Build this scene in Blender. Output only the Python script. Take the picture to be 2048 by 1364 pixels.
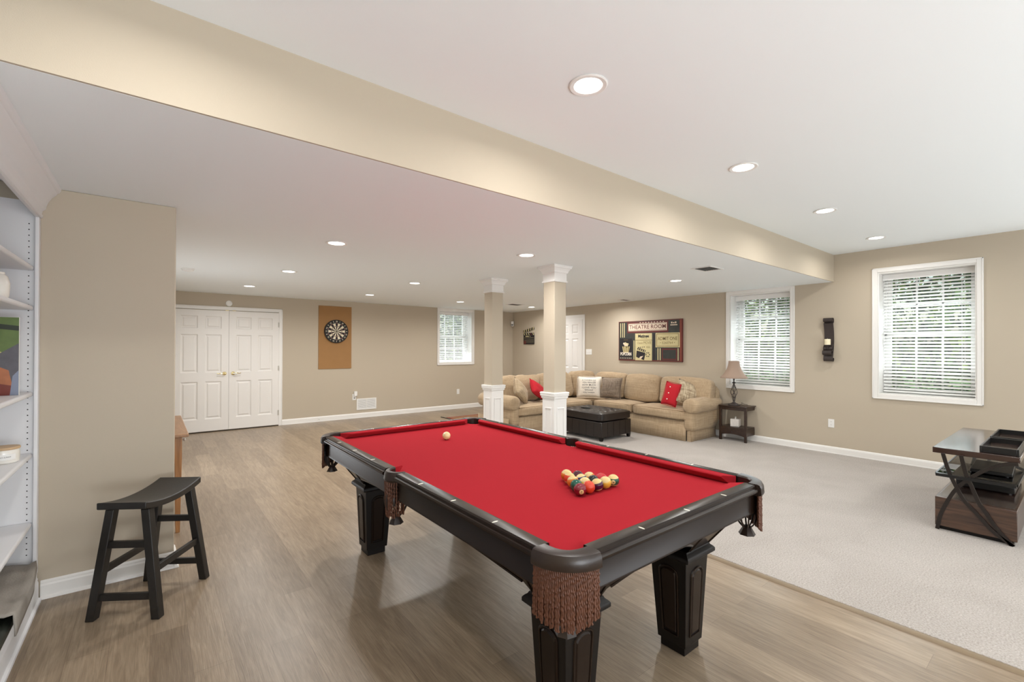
import bpy, bmesh, math, random
from mathutils import Vector, Matrix, noise
PI = math.pi
for o in list(bpy.data.objects):
    bpy.data.objects.remove(o)
S = bpy.context.scene
COL = S.collection
random.seed(7)

# ------------------------------------------------------------------ camera
CAM_H = 1.435
FPX, YAW, PITCH, ROLL, SHIFT = 910.21, .6693, .0049, .0029, 9.25
fw = Vector((math.sin(YAW)*math.cos(PITCH), math.cos(YAW)*math.cos(PITCH), math.sin(PITCH)))
rt = Vector((math.cos(YAW), -math.sin(YAW), 0))
up = rt.cross(fw)
rt, up = math.cos(ROLL)*rt + math.sin(ROLL)*up, -math.sin(ROLL)*rt + math.cos(ROLL)*up
cd = bpy.data.cameras.new('camera')
cam = bpy.data.objects.new('camera', cd)
COL.objects.link(cam)
cd.sensor_width = 36
cd.lens = FPX/2048*36
cd.shift_y = SHIFT/2048
cd.clip_start = .02
M = Matrix((rt, up, -fw)).transposed().to_4x4()
M.translation = Vector((0, 0, CAM_H))
cam.matrix_world = M
S.camera = cam

# ------------------------------------------------------------------ exposure, world, sun, window daylight, added fill lights
S.view_settings.view_transform = 'Standard'
S.view_settings.look = 'None'
S.view_settings.gamma = 1
S.view_settings.use_curve_mapping = False
S.view_settings.exposure = 0.0
W = bpy.data.worlds.new('world')
S.world = W
W.use_nodes = True
wn = W.node_tree.nodes
wl = W.node_tree.links
bg = wn['Background']
sky = wn.new('ShaderNodeTexSky')
sky.sky_type = 'NISHITA'
sky.sun_disc = False
sky.sun_elevation = math.radians(52)
sky.sun_rotation = math.radians(200)
sky.air_density = 1.4
sky.dust_density = 3
wl.new(sky.outputs[0], bg.inputs[0])
bg.inputs[1].default_value = .30
sd = bpy.data.lights.new('sun', 'SUN')
sd.energy = 2.2
sd.angle = .02
sd.color = (1, .95, .86)
so = bpy.data.objects.new('sun', sd)
COL.objects.link(so)
so.rotation_euler = Vector((.45, .38, -.8)).to_track_quat('-Z', 'Y').to_euler()


def area(name, loc, direction, sx, sy, power, color=(1, 1, 1), spread=PI):
    d = bpy.data.lights.new(name, 'AREA')
    d.shape = 'RECTANGLE'
    d.size, d.size_y = sx, sy
    d.energy = power
    d.color = color
    d.spread = spread
    o = bpy.data.objects.new(name, d)
    COL.objects.link(o)
    o.location = loc
    o.rotation_euler = Vector(direction).to_track_quat('-Z', 'Z').to_euler()
    return o


DAY = (.88, .94, 1.0)
area('daylight_window_sitting', (7.72, 1.22, 1.63), (-1, 0, .35), .9, 1.55, 42, DAY)
area('daylight_window_sofa', (7.72, 3.127, 1.57), (-1, 0, .35), .9, 1.45, 42, DAY)
area('daylight_window_rear', (5.6, 9.62, 1.69), (0, -1, .35), .9, 1.2, 24, DAY)
# unseen fill lights added to brighten room and ceiling; these walls have no glazing
area('unseen_fill_front', (3.0, -2.78, 1.05), (0, 1, 1.0), 5.6, 1.8, 185, DAY)  # added fill along the front wall, aimed up for flat ambient light
area('unseen_fill_front_left', (.1, -2.78, 1.0), (.05, .80, .75), 1.7, 1.5, 120, DAY)  # added fill to lift the low ceiling and soffit face
area('unseen_fill_right', (7.26, -1.5, 1.4), (-1, .25, .9), 1.6, 1.3, 50, DAY)  # added fill by the blank right wall, out of frame
area('unseen_fill_left', (-.38, 6.4, 1.0), (1, -.2, .5), 3.6, 1.1, 48, DAY)  # added ceiling fill at the blank left wall, hidden by the stub wall


# ------------------------------------------------------------------ helpers
def sl(c):
    return tuple(((v/255)/12.92 if v/255 <= .04045 else ((v/255+.055)/1.055)**2.4) for v in c)


class NT:
    def __init__(s, m):
        s.n, s.l = m.node_tree.nodes, m.node_tree.links

    def new(s, t, **k):
        n = s.n.new(t)
        for a, v in k.items():
            if a in n.inputs.keys():
                n.inputs[a].default_value = v
            else:
                setattr(n, a, v)
        return n

    def link(s, a, b):
        s.l.new(a, b)


def mat(name, c, rough=.5, metal=0., bump=0., bscale=60., var=0., vscale=4., spec=None, emit=0., coat=0., sheen=0., stretch=None, trans=0.):
    m = bpy.data.materials.new(name)
    m.use_nodes = True
    t = NT(m)
    b = t.n['Principled BSDF']
    lin = sl(c) if max(c) > 1.01 else c
    b.inputs['Base Color'].default_value = (*lin, 1)
    b.inputs['Roughness'].default_value = rough
    b.inputs['Metallic'].default_value = metal
    if spec is not None:
        b.inputs['Specular IOR Level'].default_value = spec
    if coat:
        b.inputs['Coat Weight'].default_value = coat
        b.inputs['Coat Roughness'].default_value = .12
    if sheen:
        b.inputs['Sheen Weight'].default_value = sheen
        b.inputs['Sheen Roughness'].default_value = .5
    if trans:
        b.inputs['Transmission Weight'].default_value = trans
    if emit:
        b.inputs['Emission Color'].default_value = (*lin, 1)
        b.inputs['Emission Strength'].default_value = emit
    if bump or var or stretch:
        tc = t.new('ShaderNodeTexCoord')
        mp = t.new('ShaderNodeMapping')
        t.link(tc.outputs['Object'], mp.inputs[0])
        if stretch:
            mp.inputs['Scale'].default_value = stretch
    if bump:
        nz = t.new('ShaderNodeTexNoise', Scale=bscale, Detail=3.)
        t.link(mp.outputs[0], nz.inputs['Vector'])
        bp = t.new('ShaderNodeBump', Strength=bump, Distance=.01)
        t.link(nz.outputs[0], bp.inputs['Height'])
        t.link(bp.outputs[0], b.inputs['Normal'])
    if var:
        nz = t.new('ShaderNodeTexNoise', Scale=vscale, Detail=4.)
        t.link(mp.outputs[0], nz.inputs['Vector'])
        mx = t.new('ShaderNodeMix', data_type='RGBA')
        mx.inputs[6].default_value = (*[v*(1-var) for v in lin], 1)
        mx.inputs[7].default_value = (*[min(1, v*(1+var)) for v in lin], 1)
        t.link(nz.outputs[0], mx.inputs[0])
        t.link(mx.outputs[2], b.inputs['Base Color'])
    return m


def floor_material():
    m = bpy.data.materials.new('vinyl_planks')
    m.use_nodes = True
    t = NT(m)
    b = t.n['Principled BSDF']
    tc = t.new('ShaderNodeTexCoord')
    mp = t.new('ShaderNodeMapping')
    mp.inputs['Rotation'].default_value = (0, 0, PI/2)
    t.link(tc.outputs['Object'], mp.inputs[0])
    br = t.new('ShaderNodeTexBrick')
    br.offset = .37
    br.inputs['Color1'].default_value = (*sl((140, 123, 103)), 1)
    br.inputs['Color2'].default_value = (*sl((162, 144, 122)), 1)
    br.inputs['Mortar'].default_value = (*sl((128, 110, 92)), 1)
    br.inputs['Scale'].default_value = 1
    br.inputs['Mortar Size'].default_value = .0012
    br.inputs['Mortar Smooth'].default_value = .4
    br.inputs['Bias'].default_value = -.1
    br.inputs['Brick Width'].default_value = 1.22
    br.inputs['Row Height'].default_value = .152
    t.link(mp.outputs[0], br.inputs['Vector'])
    mp2 = t.new('ShaderNodeMapping')
    mp2.inputs['Scale'].default_value = (9, .8, 1)
    t.link(tc.outputs['Object'], mp2.inputs[0])
    nz = t.new('ShaderNodeTexNoise', Scale=4.5, Detail=8., Roughness=.65, Distortion=.8)
    t.link(mp2.outputs[0], nz.inputs['Vector'])
    mp3 = t.new('ShaderNodeMapping')
    mp3.inputs['Scale'].default_value = (70, 2.5, 1)
    t.link(tc.outputs['Object'], mp3.inputs[0])
    nf = t.new('ShaderNodeTexNoise', Scale=3., Detail=5.)
    t.link(mp3.outputs[0], nf.inputs['Vector'])
    cr = t.new('ShaderNodeValToRGB')
    cr.color_ramp.elements[0].position = .30
    cr.color_ramp.elements[0].color = (.55, .51, .47, 1)
    cr.color_ramp.elements[1].position = .70
    cr.color_ramp.elements[1].color = (1.12, 1.12, 1.12, 1)
    t.link(nz.outputs[0], cr.inputs[0])
    mx = t.new('ShaderNodeMix', data_type='RGBA', blend_type='MULTIPLY')
    mx.inputs[0].default_value = .75
    t.link(br.outputs[0], mx.inputs[6])
    t.link(cr.outputs[0], mx.inputs[7])
    cr2 = t.new('ShaderNodeValToRGB')
    cr2.color_ramp.elements[0].position = .35
    cr2.color_ramp.elements[0].color = (.80, .80, .80, 1)
    cr2.color_ramp.elements[1].position = .62
    cr2.color_ramp.elements[1].color = (1.08, 1.08, 1.08, 1)
    t.link(nf.outputs[0], cr2.inputs[0])
    mx2 = t.new('ShaderNodeMix', data_type='RGBA', blend_type='MULTIPLY')
    mx2.inputs[0].default_value = .7
    t.link(mx.outputs[2], mx2.inputs[6])
    t.link(cr2.outputs[0], mx2.inputs[7])
    t.link(mx2.outputs[2], b.inputs['Base Color'])
    b.inputs['Roughness'].default_value = .33
    bp = t.new('ShaderNodeBump', Strength=.10, Distance=.004)
    t.link(nf.outputs[0], bp.inputs['Height'])
    t.link(bp.outputs[0], b.inputs['Normal'])
    return m


def carpet_material():
    m = bpy.data.materials.new('cut_pile_carpet')
    m.use_nodes = True
    t = NT(m)
    b = t.n['Principled BSDF']
    tc = t.new('ShaderNodeTexCoord')
    n1 = t.new('ShaderNodeTexNoise', Scale=110., Detail=5., Roughness=.7)
    t.link(tc.outputs['Object'], n1.inputs['Vector'])
    n2 = t.new('ShaderNodeTexNoise', Scale=2.1, Detail=5., Distortion=1.0)
    t.link(tc.outputs['Object'], n2.inputs['Vector'])
    ad = t.new('ShaderNodeMath', operation='MULTIPLY_ADD')
    t.link(n2.outputs[0], ad.inputs[0])
    ad.inputs[1].default_value = .14
    mu = t.new('ShaderNodeMath', operation='MULTIPLY')
    mu.inputs[1].default_value = .86
    t.link(n1.outputs[0], mu.inputs[0])
    t.link(mu.outputs[0], ad.inputs[2])
    cr = t.new('ShaderNodeValToRGB')
    cr.color_ramp.elements[0].position = .34
    cr.color_ramp.elements[0].color = (*sl((140, 132, 124)), 1)
    cr.color_ramp.elements[1].position = .64
    cr.color_ramp.elements[1].color = (*sl((188, 181, 175)), 1)
    t.link(ad.outputs[0], cr.inputs[0])
    t.link(cr.outputs[0], b.inputs['Base Color'])
    b.inputs['Roughness'].default_value = 1
    b.inputs['Specular IOR Level'].default_value = .1
    b.inputs['Sheen Weight'].default_value = .2
    bp = t.new('ShaderNodeBump', Strength=.35, Distance=.006)
    t.link(n1.outputs[0], bp.inputs['Height'])
    t.link(bp.outputs[0], b.inputs['Normal'])
    return m


def fabric_material(name, c1, c2, scale=110., lines=.5):
    """woven cloth with faint horizontal and vertical slubs"""
    m = bpy.data.materials.new(name)
    m.use_nodes = True
    t = NT(m)
    b = t.n['Principled BSDF']
    tc = t.new('ShaderNodeTexCoord')
    outs = []
    for sc in ((scale, scale, 5), (5, 5, scale)):
        mp = t.new('ShaderNodeMapping')
        mp.inputs['Scale'].default_value = sc
        t.link(tc.outputs['Object'], mp.inputs[0])
        nz = t.new('ShaderNodeTexNoise', Scale=1., Detail=3.)
        t.link(mp.outputs[0], nz.inputs['Vector'])
        outs.append(nz)
    ad = t.new('ShaderNodeMath', operation='ADD')
    t.link(outs[0].outputs[0], ad.inputs[0])
    t.link(outs[1].outputs[0], ad.inputs[1])
    cr = t.new('ShaderNodeValToRGB')
    cr.color_ramp.elements[0].position = .38
    cr.color_ramp.elements[0].color = (*sl(c1), 1)
    cr.color_ramp.elements[1].position = .62
    cr.color_ramp.elements[1].color = (*sl(c2), 1)
    hf = t.new('ShaderNodeMath', operation='MULTIPLY')
    hf.inputs[1].default_value = .5
    t.link(ad.outputs[0], hf.inputs[0])
    t.link(hf.outputs[0], cr.inputs[0])
    t.link(cr.outputs[0], b.inputs['Base Color'])
    b.inputs['Roughness'].default_value = .95
    b.inputs['Specular IOR Level'].default_value = .15
    b.inputs['Sheen Weight'].default_value = .15
    bp = t.new('ShaderNodeBump', Strength=.25, Distance=.004)
    t.link(ad.outputs[0], bp.inputs['Height'])
    t.link(bp.outputs[0], b.inputs['Normal'])
    return m


def wood_material(name, c1, c2, rough=.35, axis=0, coat=0.):
    m = bpy.data.materials.new(name)
    m.use_nodes = True
    t = NT(m)
    b = t.n['Principled BSDF']
    tc = t.new('ShaderNodeTexCoord')
    mp = t.new('ShaderNodeMapping')
    sc = [22., 22., 22.]
    sc[axis] = 1.6
    mp.inputs['Scale'].default_value = sc
    t.link(tc.outputs['Object'], mp.inputs[0])
    nz = t.new('ShaderNodeTexNoise', Scale=1.6, Detail=6., Distortion=1.1)
    t.link(mp.outputs[0], nz.inputs['Vector'])
    cr = t.new('ShaderNodeValToRGB')
    cr.color_ramp.elements[0].position = .32
    cr.color_ramp.elements[0].color = (*sl(c1), 1)
    cr.color_ramp.elements[1].position = .7
    cr.color_ramp.elements[1].color = (*sl(c2), 1)
    t.link(nz.outputs[0], cr.inputs[0])
    t.link(cr.outputs[0], b.inputs['Base Color'])
    b.inputs['Roughness'].default_value = rough
    if coat:
        b.inputs['Coat Weight'].default_value = coat
        b.inputs['Coat Roughness'].default_value = .1
    return m


def glass_material():
    m = bpy.data.materials.new('clear_glass')
    m.use_nodes = True
    t = NT(m)
    t.n.remove(t.n['Principled BSDF'])
    out = t.n['Material Output']
    tr = t.new('ShaderNodeBsdfTransparent')
    tr.inputs[0].default_value = (.95, .98, .97, 1)
    gl = t.new('ShaderNodeBsdfGlossy')
    gl.inputs['Roughness'].default_value = .02
    fr = t.new('ShaderNodeFresnel')
    fr.inputs[0].default_value = 1.45
    mx = t.new('ShaderNodeMixShader')
    t.link(fr.outputs[0], mx.inputs[0])
    t.link(tr.outputs[0], mx.inputs[1])
    t.link(gl.outputs[0], mx.inputs[2])
    t.link(mx.outputs[0], out.inputs[0])
    return m


MT = dict(
    wall=mat('tan_wall_paint', (189, 177, 158), .75, bump=.05, bscale=260),
    ceil=mat('ceiling_paint', (239, 244, 245), .9, bump=.03, bscale=200),
    trim=mat('white_trim_paint', (236, 234, 230), .38),
    door=mat('white_door_paint', (232, 229, 225), .42),
    blind=mat('white_blind_slats', (240, 240, 238), .5),
    cap=mat('column_trim_paint', (234, 232, 229), .4),
    floor=floor_material(),
    carpet=carpet_material(),
    strip=mat('tan_transition_strip', (128, 110, 86), .45, var=.12, vscale=9),
    glass=glass_material(),
    brass=mat('polished_brass', (206, 188, 140), .2, metal=1),
    nickel=mat('brushed_nickel', (198, 194, 186), .35, metal=.5),
    felt=mat('red_felt', (164, 37, 46), .95, bump=.06, bscale=500, spec=.06),
    tablewood=mat('espresso_lacquer', (28, 18, 12), .27, spec=.28, var=.25, vscale=7),
    tabledark=mat('black_espresso_wood', (15, 11, 9), .40, spec=.3, var=.2, vscale=7),
    leather=mat('brown_pocket_leather', (38, 27, 22), .34, bump=.04, bscale=120),
    fringe=mat('brown_leather_fringe', (84, 48, 29), .6, var=.4, vscale=60),
    liner=mat('black_pocket_liner', (8, 7, 7), .8),
    pearl=mat('pearl_inlay', (232, 226, 210), .3),
    stool=mat('worn_black_paint', (30, 27, 24), .42, var=.35, vscale=14, bump=.05, bscale=90),
    sofa=fabric_material('beige_woven_upholstery', (158, 136, 108), (186, 164, 135), 150),
    sofadk=mat('dark_welt_cord', (120, 97, 70), .9),  # welt cord darker than the sofa cloth
    ivory=fabric_material('ivory_linen', (222, 212, 198), (240, 233, 221), 160),
    redcl=mat('red_pillow_cotton', (178, 20, 34), .9, bump=.15, bscale=300),
    greycl=fabric_material('grey_brown_tweed', (108, 94, 82), (148, 133, 117), 90),
    taupecl=fabric_material('taupe_corduroy', (150, 130, 104), (186, 166, 138), 60),
    black=mat('black_plastic', (16, 16, 17), .35),
    ink=mat('charcoal_print', (70, 70, 72), .8),
    otto=mat('dark_brown_leather', (30, 22, 18), .36, bump=.12, bscale=130, var=.15, vscale=5),
    iron=mat('dark_bronze_iron', (66, 58, 56), .45, metal=.3, bump=.1, bscale=50),
    shade=mat('taupe_linen_shade', (160, 138, 122), .9, bump=.2, bscale=220),
    darkwood=wood_material('dark_walnut_stain', (38, 25, 19), (62, 42, 31), .34),
    tvwood=wood_material('walnut_veneer', (48, 32, 24), (88, 62, 46), .3, axis=1, coat=.3),
    tvtop=mat('glossy_walnut_top', (58, 42, 36), .16, coat=.5, var=.2, vscale=5),
    oak=wood_material('honey_oak', (140, 94, 52), (178, 128, 80), .38, axis=2),
    oaktop=wood_material('oak_top', (146, 108, 74), (172, 132, 96), .34, axis=1),
    cork=mat('tan_backer_board', (158, 118, 74), .85, var=.07, vscale=7, bump=.05, bscale=200),
    dblack=mat('dartboard_black', (28, 28, 30), .7),
    dcream=mat('dartboard_cream', (228, 216, 190), .7),
    dred=mat('dartboard_red', (120, 34, 30), .7),
    dgreen=mat('dartboard_green', (40, 80, 52), .7),
    white=mat('white_plastic', (236, 235, 232), .4),
    grey=mat('grey_slot', (120, 118, 114), .6),
    dark=mat('dark_gap', (20, 19, 18), .8),
    legmetal=mat('dark_brown_metal', (34, 27, 23), .4, metal=.2),
    wax=mat('cream_wax', (236, 224, 192), .5),
    shelf=mat('white_shelf_paint', (229, 229, 231), .4),
    throw=mat('grey_knit_throw', (150, 144, 136), .95, bump=.3, bscale=120, var=.12, vscale=9),
    bag=mat('dark_green_bag', (40, 44, 38), .5),
    hole=mat('shelf_pin_hole', (30, 28, 26), .8),
    lid=mat('wooden_jar_lid', (190, 160, 122), .5),
    jar=mat('frosted_cream_jar', (232, 228, 220), .25, coat=.4),
    maroon=mat('maroon_print', (96, 36, 32), .6),
    printdk=mat('charcoal_green_print', (48, 50, 46), .6, var=.35, vscale=18),
    printcr=mat('aged_cream_print', (200, 188, 142), .6, var=.08, vscale=12),
    printpk=mat('banner_cream_print', (214, 196, 176), .6),
    printbr=mat('sepia_print', (112, 92, 52), .6),
    printred=mat('brick_red_print', (128, 60, 44), .6, var=.15, vscale=20),
    printblk=mat('black_print', (26, 22, 26), .6),
    lens=mat('lit_lamp_lens', (1., .97, .92), .5, emit=9.),
    vent=mat('grey_vent_louvre', (150, 146, 140), .5),
)
RMAT = {}


def setmi(bm, n, m):
    if m:
        bm.faces.ensure_lookup_table()
        for f in bm.faces[n:]:
            f.material_index = m


def box(bm, x0, x1, y0, y1, z0, z1, m=0, mx=None):
    n = len(bm.faces)
    v = [bm.verts.new((x, y, z)) for x in (x0, x1) for y in (y0, y1) for z in (z0, z1)]
    for q in ((0, 1, 3, 2), (4, 6, 7, 5), (0, 4, 5, 1), (2, 3, 7, 6), (0, 2, 6, 4), (1, 5, 7, 3)):
        bm.faces.new([v[i] for i in q])
    if mx is not None:
        for a in v:
            a.co = mx @ a.co
    setmi(bm, n, m)
    return v


def hexa(bm, pts, m=0):
    """eight points: bottom four then top four, both counter-clockwise"""
    n = len(bm.faces)
    v = [bm.verts.new(p) for p in pts]
    for q in ((3, 2, 1, 0), (4, 5, 6, 7), (0, 1, 5, 4), (1, 2, 6, 5), (2, 3, 7, 6), (3, 0, 4, 7)):
        bm.faces.new([v[i] for i in q])
    setmi(bm, n, m)


def beam(bm, a, b, w, d, m=0, side=None):
    """a straight bar from a to b, w wide along side, d deep"""
    a, b = Vector(a), Vector(b)
    t = (b-a).normalized()
    s = Vector(side) if side is not None else (Vector((0, 0, 1)) if abs(t.z) < .9 else Vector((1, 0, 0)))
    s = (s - t*s.dot(t)).normalized()
    n = t.cross(s)
    hexa(bm, [p + s*i*w/2 + n*j*d/2 for p in (a, b) for i, j in ((-1, -1), (1, -1), (1, 1), (-1, 1))], m)


def prism(bm, pts, fn, a0, a1, m=0):
    """outline pts (u,v) swept from a0 to a1; fn(u,v,a) gives the point"""
    n = len(bm.faces)
    A = [bm.verts.new(fn(u, v, a0)) for u, v in pts]
    B = [bm.verts.new(fn(u, v, a1)) for u, v in pts]
    k = len(pts)
    for i in range(k):
        bm.faces.new((A[i], A[(i+1) % k], B[(i+1) % k], B[i]))
    bm.faces.new(A[::-1])
    bm.faces.new(B)
    setmi(bm, n, m)


def tube(bm, pts, r, seg=8, m=0, closed=False, rf=None, flat=1., sidev=None):
    n0 = len(bm.faces)
    P = [Vector(p) for p in pts]
    rings = []
    prev = None
    for i, p in enumerate(P):
        if closed:
            t = P[(i+1) % len(P)] - P[i-1]
        else:
            t = P[min(i+1, len(P)-1)] - P[max(i-1, 0)]
        t.normalize()
        if sidev is not None:
            n = Vector(sidev)
        elif prev is None:
            n = Vector((0, 0, 1)) if abs(t.z) < .9 else Vector((1, 0, 0))
        else:
            n = prev
        n = (n - t*n.dot(t)).normalized()
        prev = n
        b = t.cross(n)
        rr = rf(i/(len(P)-1)) if rf else r
        rings.append([bm.verts.new(p + rr*(math.cos(2*PI*k/seg)*n + flat*math.sin(2*PI*k/seg)*b)) for k in range(seg)])
    L = len(rings)
    for i in range(L if closed else L-1):
        A, B = rings[i], rings[(i+1) % L]
        for k in range(seg):
            bm.faces.new((A[k], A[(k+1) % seg], B[(k+1) % seg], B[k]))
    if not closed:
        bm.faces.new(rings[0][::-1])
        bm.faces.new(rings[-1])
    setmi(bm, n0, m)


def lathe(bm, prof, seg=24, m=0, c=(0, 0, 0), axis='z', cap=True, mx=None, squash=1.):
    n0 = len(bm.faces)
    c = Vector(c)
    rings = []

    def P(r, h, a):
        x, y = r*math.cos(a), r*math.sin(a)*squash
        v = {'z': Vector((x, y, h)), 'x': Vector((h, x, y)), 'y': Vector((x, h, y))}[axis]
        v = v + c
        return mx @ v if mx is not None else v
    for r, h in prof:
        rings.append([bm.verts.new(P(max(r, 1e-5), h, 2*PI*k/seg)) for k in range(seg)])
    for A, B in zip(rings, rings[1:]):
        for k in range(seg):
            bm.faces.new((A[k], A[(k+1) % seg], B[(k+1) % seg], B[k]))
    if cap:
        bm.faces.new(rings[0][::-1])
        bm.faces.new(rings[-1])
    setmi(bm, n0, m)


def poly(bm, pts, m=0):
    f = bm.faces.new([bm.verts.new(p) for p in pts])
    f.material_index = m
    return f


_dg = None


def text(bm, s, size, fn, m=0, width=None, bold=0.):
    """lettering laid flat with fn(u,v) -> point, centred on (0,0)"""
    cu = bpy.data.curves.new('lettering', 'FONT')
    cu.body = s
    cu.size = size
    cu.align_x = 'CENTER'
    cu.align_y = 'CENTER'
    cu.resolution_u = 2
    cu.offset = bold
    o = bpy.data.objects.new('lettering', cu)
    COL.objects.link(o)
    dg = bpy.context.evaluated_depsgraph_get()
    dg.update()
    me = bpy.data.meshes.new_from_object(o.evaluated_get(dg))
    bpy.data.objects.remove(o)
    bpy.data.curves.remove(cu)
    if not me.vertices:
        return
    xs = [v.co.x for v in me.vertices]
    k = 1.
    if width:
        k = width/(max(xs)-min(xs))
    mid = (max(xs)+min(xs))/2
    vs = [bm.verts.new(fn((v.co.x-mid)*k, v.co.y)) for v in me.vertices]
    for p in me.polygons:
        try:
            f = bm.faces.new([vs[i] for i in p.vertices])
            f.material_index = m
        except ValueError:
            pass
    bpy.data.meshes.remove(me)


def obj(name, bm, mats, parent=None, smooth=False, bev=0., seg=2, recalc=True, solid=0.):
    if recalc:
        bmesh.ops.recalc_face_normals(bm, faces=bm.faces[:])
    me = bpy.data.meshes.new(name)
    bm.to_mesh(me)
    bm.free()
    for x in (mats if isinstance(mats, (list, tuple)) else [mats]):
        me.materials.append(MT[x] if isinstance(x, str) else x)
    if smooth:
        for p in me.polygons:
            p.use_smooth = True
        if smooth != 'all':
            me.set_sharp_from_angle(angle=math.radians(38))
    o = bpy.data.objects.new(name, me)
    COL.objects.link(o)
    if parent:
        o.parent = parent
    if solid:
        s = o.modifiers.new('solid', 'SOLIDIFY')
        s.thickness = solid
    if bev:
        b = o.modifiers.new('edge', 'BEVEL')
        b.width = bev
        b.segments = seg
        b.limit_method = 'ANGLE'
        b.angle_limit = math.radians(40)
        for p in me.polygons:
            p.use_smooth = True
        me.set_sharp_from_angle(angle=math.radians(60))
    return o


def BM():
    return bmesh.new()


def tag(o, label, cat=None, group=None, kind=None):
    if label:
        o['label'] = label
    if cat:
        o['category'] = cat
    if group:
        o['group'] = group
    if kind:
        o['kind'] = kind
    return o


def thing(name, label, cat, loc=(0, 0, 0), rz=0, group=None, kind=None):
    o = bpy.data.objects.new(name, None)
    o.empty_display_size = .1
    COL.objects.link(o)
    o.location = loc
    o.rotation_euler = (0, 0, rz)
    return tag(o, label, cat, group, kind)


def struct(name, bm, mats, label=None, **k):
    return tag(obj(name, bm, mats, **k), label, kind='structure')


# ------------------------------------------------------------------ room shell
ZL, ZU, YB, XR, YW, XC = 2.348, 2.716, 9.20, 7.30, 2.158, 3.026
YS, YN, XL, XL2 = 3.70, -2.9, -.90, -.42
T = .42


def wall_boxes(bm, a0, a1, z1, holes, fn):
    """wall strip from a0 to a1 (0..z1 high) around rectangular holes (h0,h1,z0,z1); fn(a,z) -> box corners"""
    cuts = sorted(holes)
    cur = a0
    for h0, h1, q0, q1 in cuts:
        fn(cur, h0, 0, z1)
        if q0 > 0:
            fn(h0, h1, 0, q0)
        if q1 < z1:
            fn(h0, h1, q1, z1)
        cur = h1
    fn(cur, a1, 0, z1)


WR = [(0.772, 1.667, .855, 2.411), (2.682, 3.572, .855, 2.293)]
DR = (6.10, 6.70+.03, 0, 2.085)
bm = BM()
wall_boxes(bm, YN-.3, YW, ZU+.1, [WR[0]], lambda a, b, z0, z1: box(bm, XR, XR+T, a, b, z0, z1))
wall_boxes(bm, YW, YB, ZU+.1, [WR[1]], lambda a, b, z0, z1: box(bm, XR, XR+T, a, b, z0, z1))
struct('wall_right', bm, 'wall')
bm = BM()
wall_boxes(bm, XL-.3, XR+T, ZU+.1, [(5.155, 6.05, 1.09, 2.293)], lambda a, b, z0, z1: box(bm, a, b, YB, YB+T, z0, z1))
struct('wall_back', bm, 'wall')
bm = BM()
box(bm, XL-.3, .12, YS, YS+.12, 0, ZL)
struct('wall_stub', bm, 'wall', bev=.006)
bm = BM()
box(bm, XL2-.12, XL2, YS+.12, YB, 0, ZL)
struct('wall_left', bm, 'wall')
bm = BM()
box(bm, XL-.2, XL, YN-.3, YS, 0, ZU+.1)
struct('wall_bookcase', bm, 'wall')
bm = BM()
box(bm, XL-.2, XR+.02, YN-.2, YN, 0, ZU+.1)
struct('wall_front', bm, 'wall')
bm = BM()
box(bm, XL-.3, XR+T, YN-.3, YW+.06, ZU, ZU+.25)
struct('ceiling', bm, 'ceil')
bm = BM()
box(bm, XL-.3, XR+T, YW+.06, YB+T, ZL, ZL+.55)
box(bm, XL-.3, XR+.0, YW+.001, YW+.06, ZL, ZL+.3)
struct('ceiling_low', bm, 'ceil')
bm = BM()
box(bm, XL-.2, XR+.02, YW-.012, YW+.001, ZL+.0005, ZU+.05)
struct('ceiling_soffit_face', bm, 'wall')
bm = BM()
box(bm, XL-.3, XR+T, YN-.3, YB+T, -.2, 0)
struct('floor', bm, 'floor')
bm = BM()
nx, ny = 2, 2
box(bm, XC+.022, XR-.014, YN, 7.0, 0.0005, .009)
struct('floor_carpet', bm, 'carpet', bev=.004)
bm = BM()
prism(bm, [(-.024, 0), (-.018, .007), (-.006, .010), (.012, .010), (.024, .005), (.024, 0)], lambda u, v, a: (XC+u, a, v+.0005), YN, 7.0)
struct('trim_1', bm, 'strip', smooth=True)
bm = BM()
prism(bm, [(-.024, 0), (-.018, .007), (-.006, .010), (.012, .010), (.024, .005), (.024, 0)], lambda u, v, a: (a, 7.0-u, v+.0005), XC, XR-.015)
struct('trim_2', bm, 'strip', smooth=True)

BBP = [(0, 0), (.014, 0), (.014, .016), (.012, .020), (.012, .078), (.009, .084), (.009, .090), (.004, .097), (0, .100)]


def baseboard(name, fn, a0, a1, prof=BBP):
    b = BM()
    prism(b, prof, fn, a0, a1)
    return struct(name, b, 'trim')


SH = .0005
baseboard('baseboard_right', lambda u, v, a: (XR-u-SH, a, v+SH), YN, 6.04)
baseboard('baseboard_right.001', lambda u, v, a: (XR-u-SH, a, v+SH), 6.795, YB)
baseboard('baseboard_back', lambda u, v, a: (a, YB-u-SH, v+SH), 1.886, XR-.015)
SBP = [(0, 0), (.026, 0), (.024, .012), (.014, .018), (.014, .074), (.010, .084), (.010, .092), (.004, .099), (0, .102)]
baseboard('baseboard_stub', lambda u, v, a: (a, YS-u-SH, v+SH), -.49, .12, SBP)
baseboard('baseboard_stub.001', lambda u, v, a: (.12+u+SH, a, v+SH), YS-.026, YS+.12+.014, SBP)
baseboard('baseboard_left', lambda u, v, a: (XL2+u+SH, a, v+SH), YS+.12, YB-.015)
# white corner bead light edge of the short wall stays the wall's own paint


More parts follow.
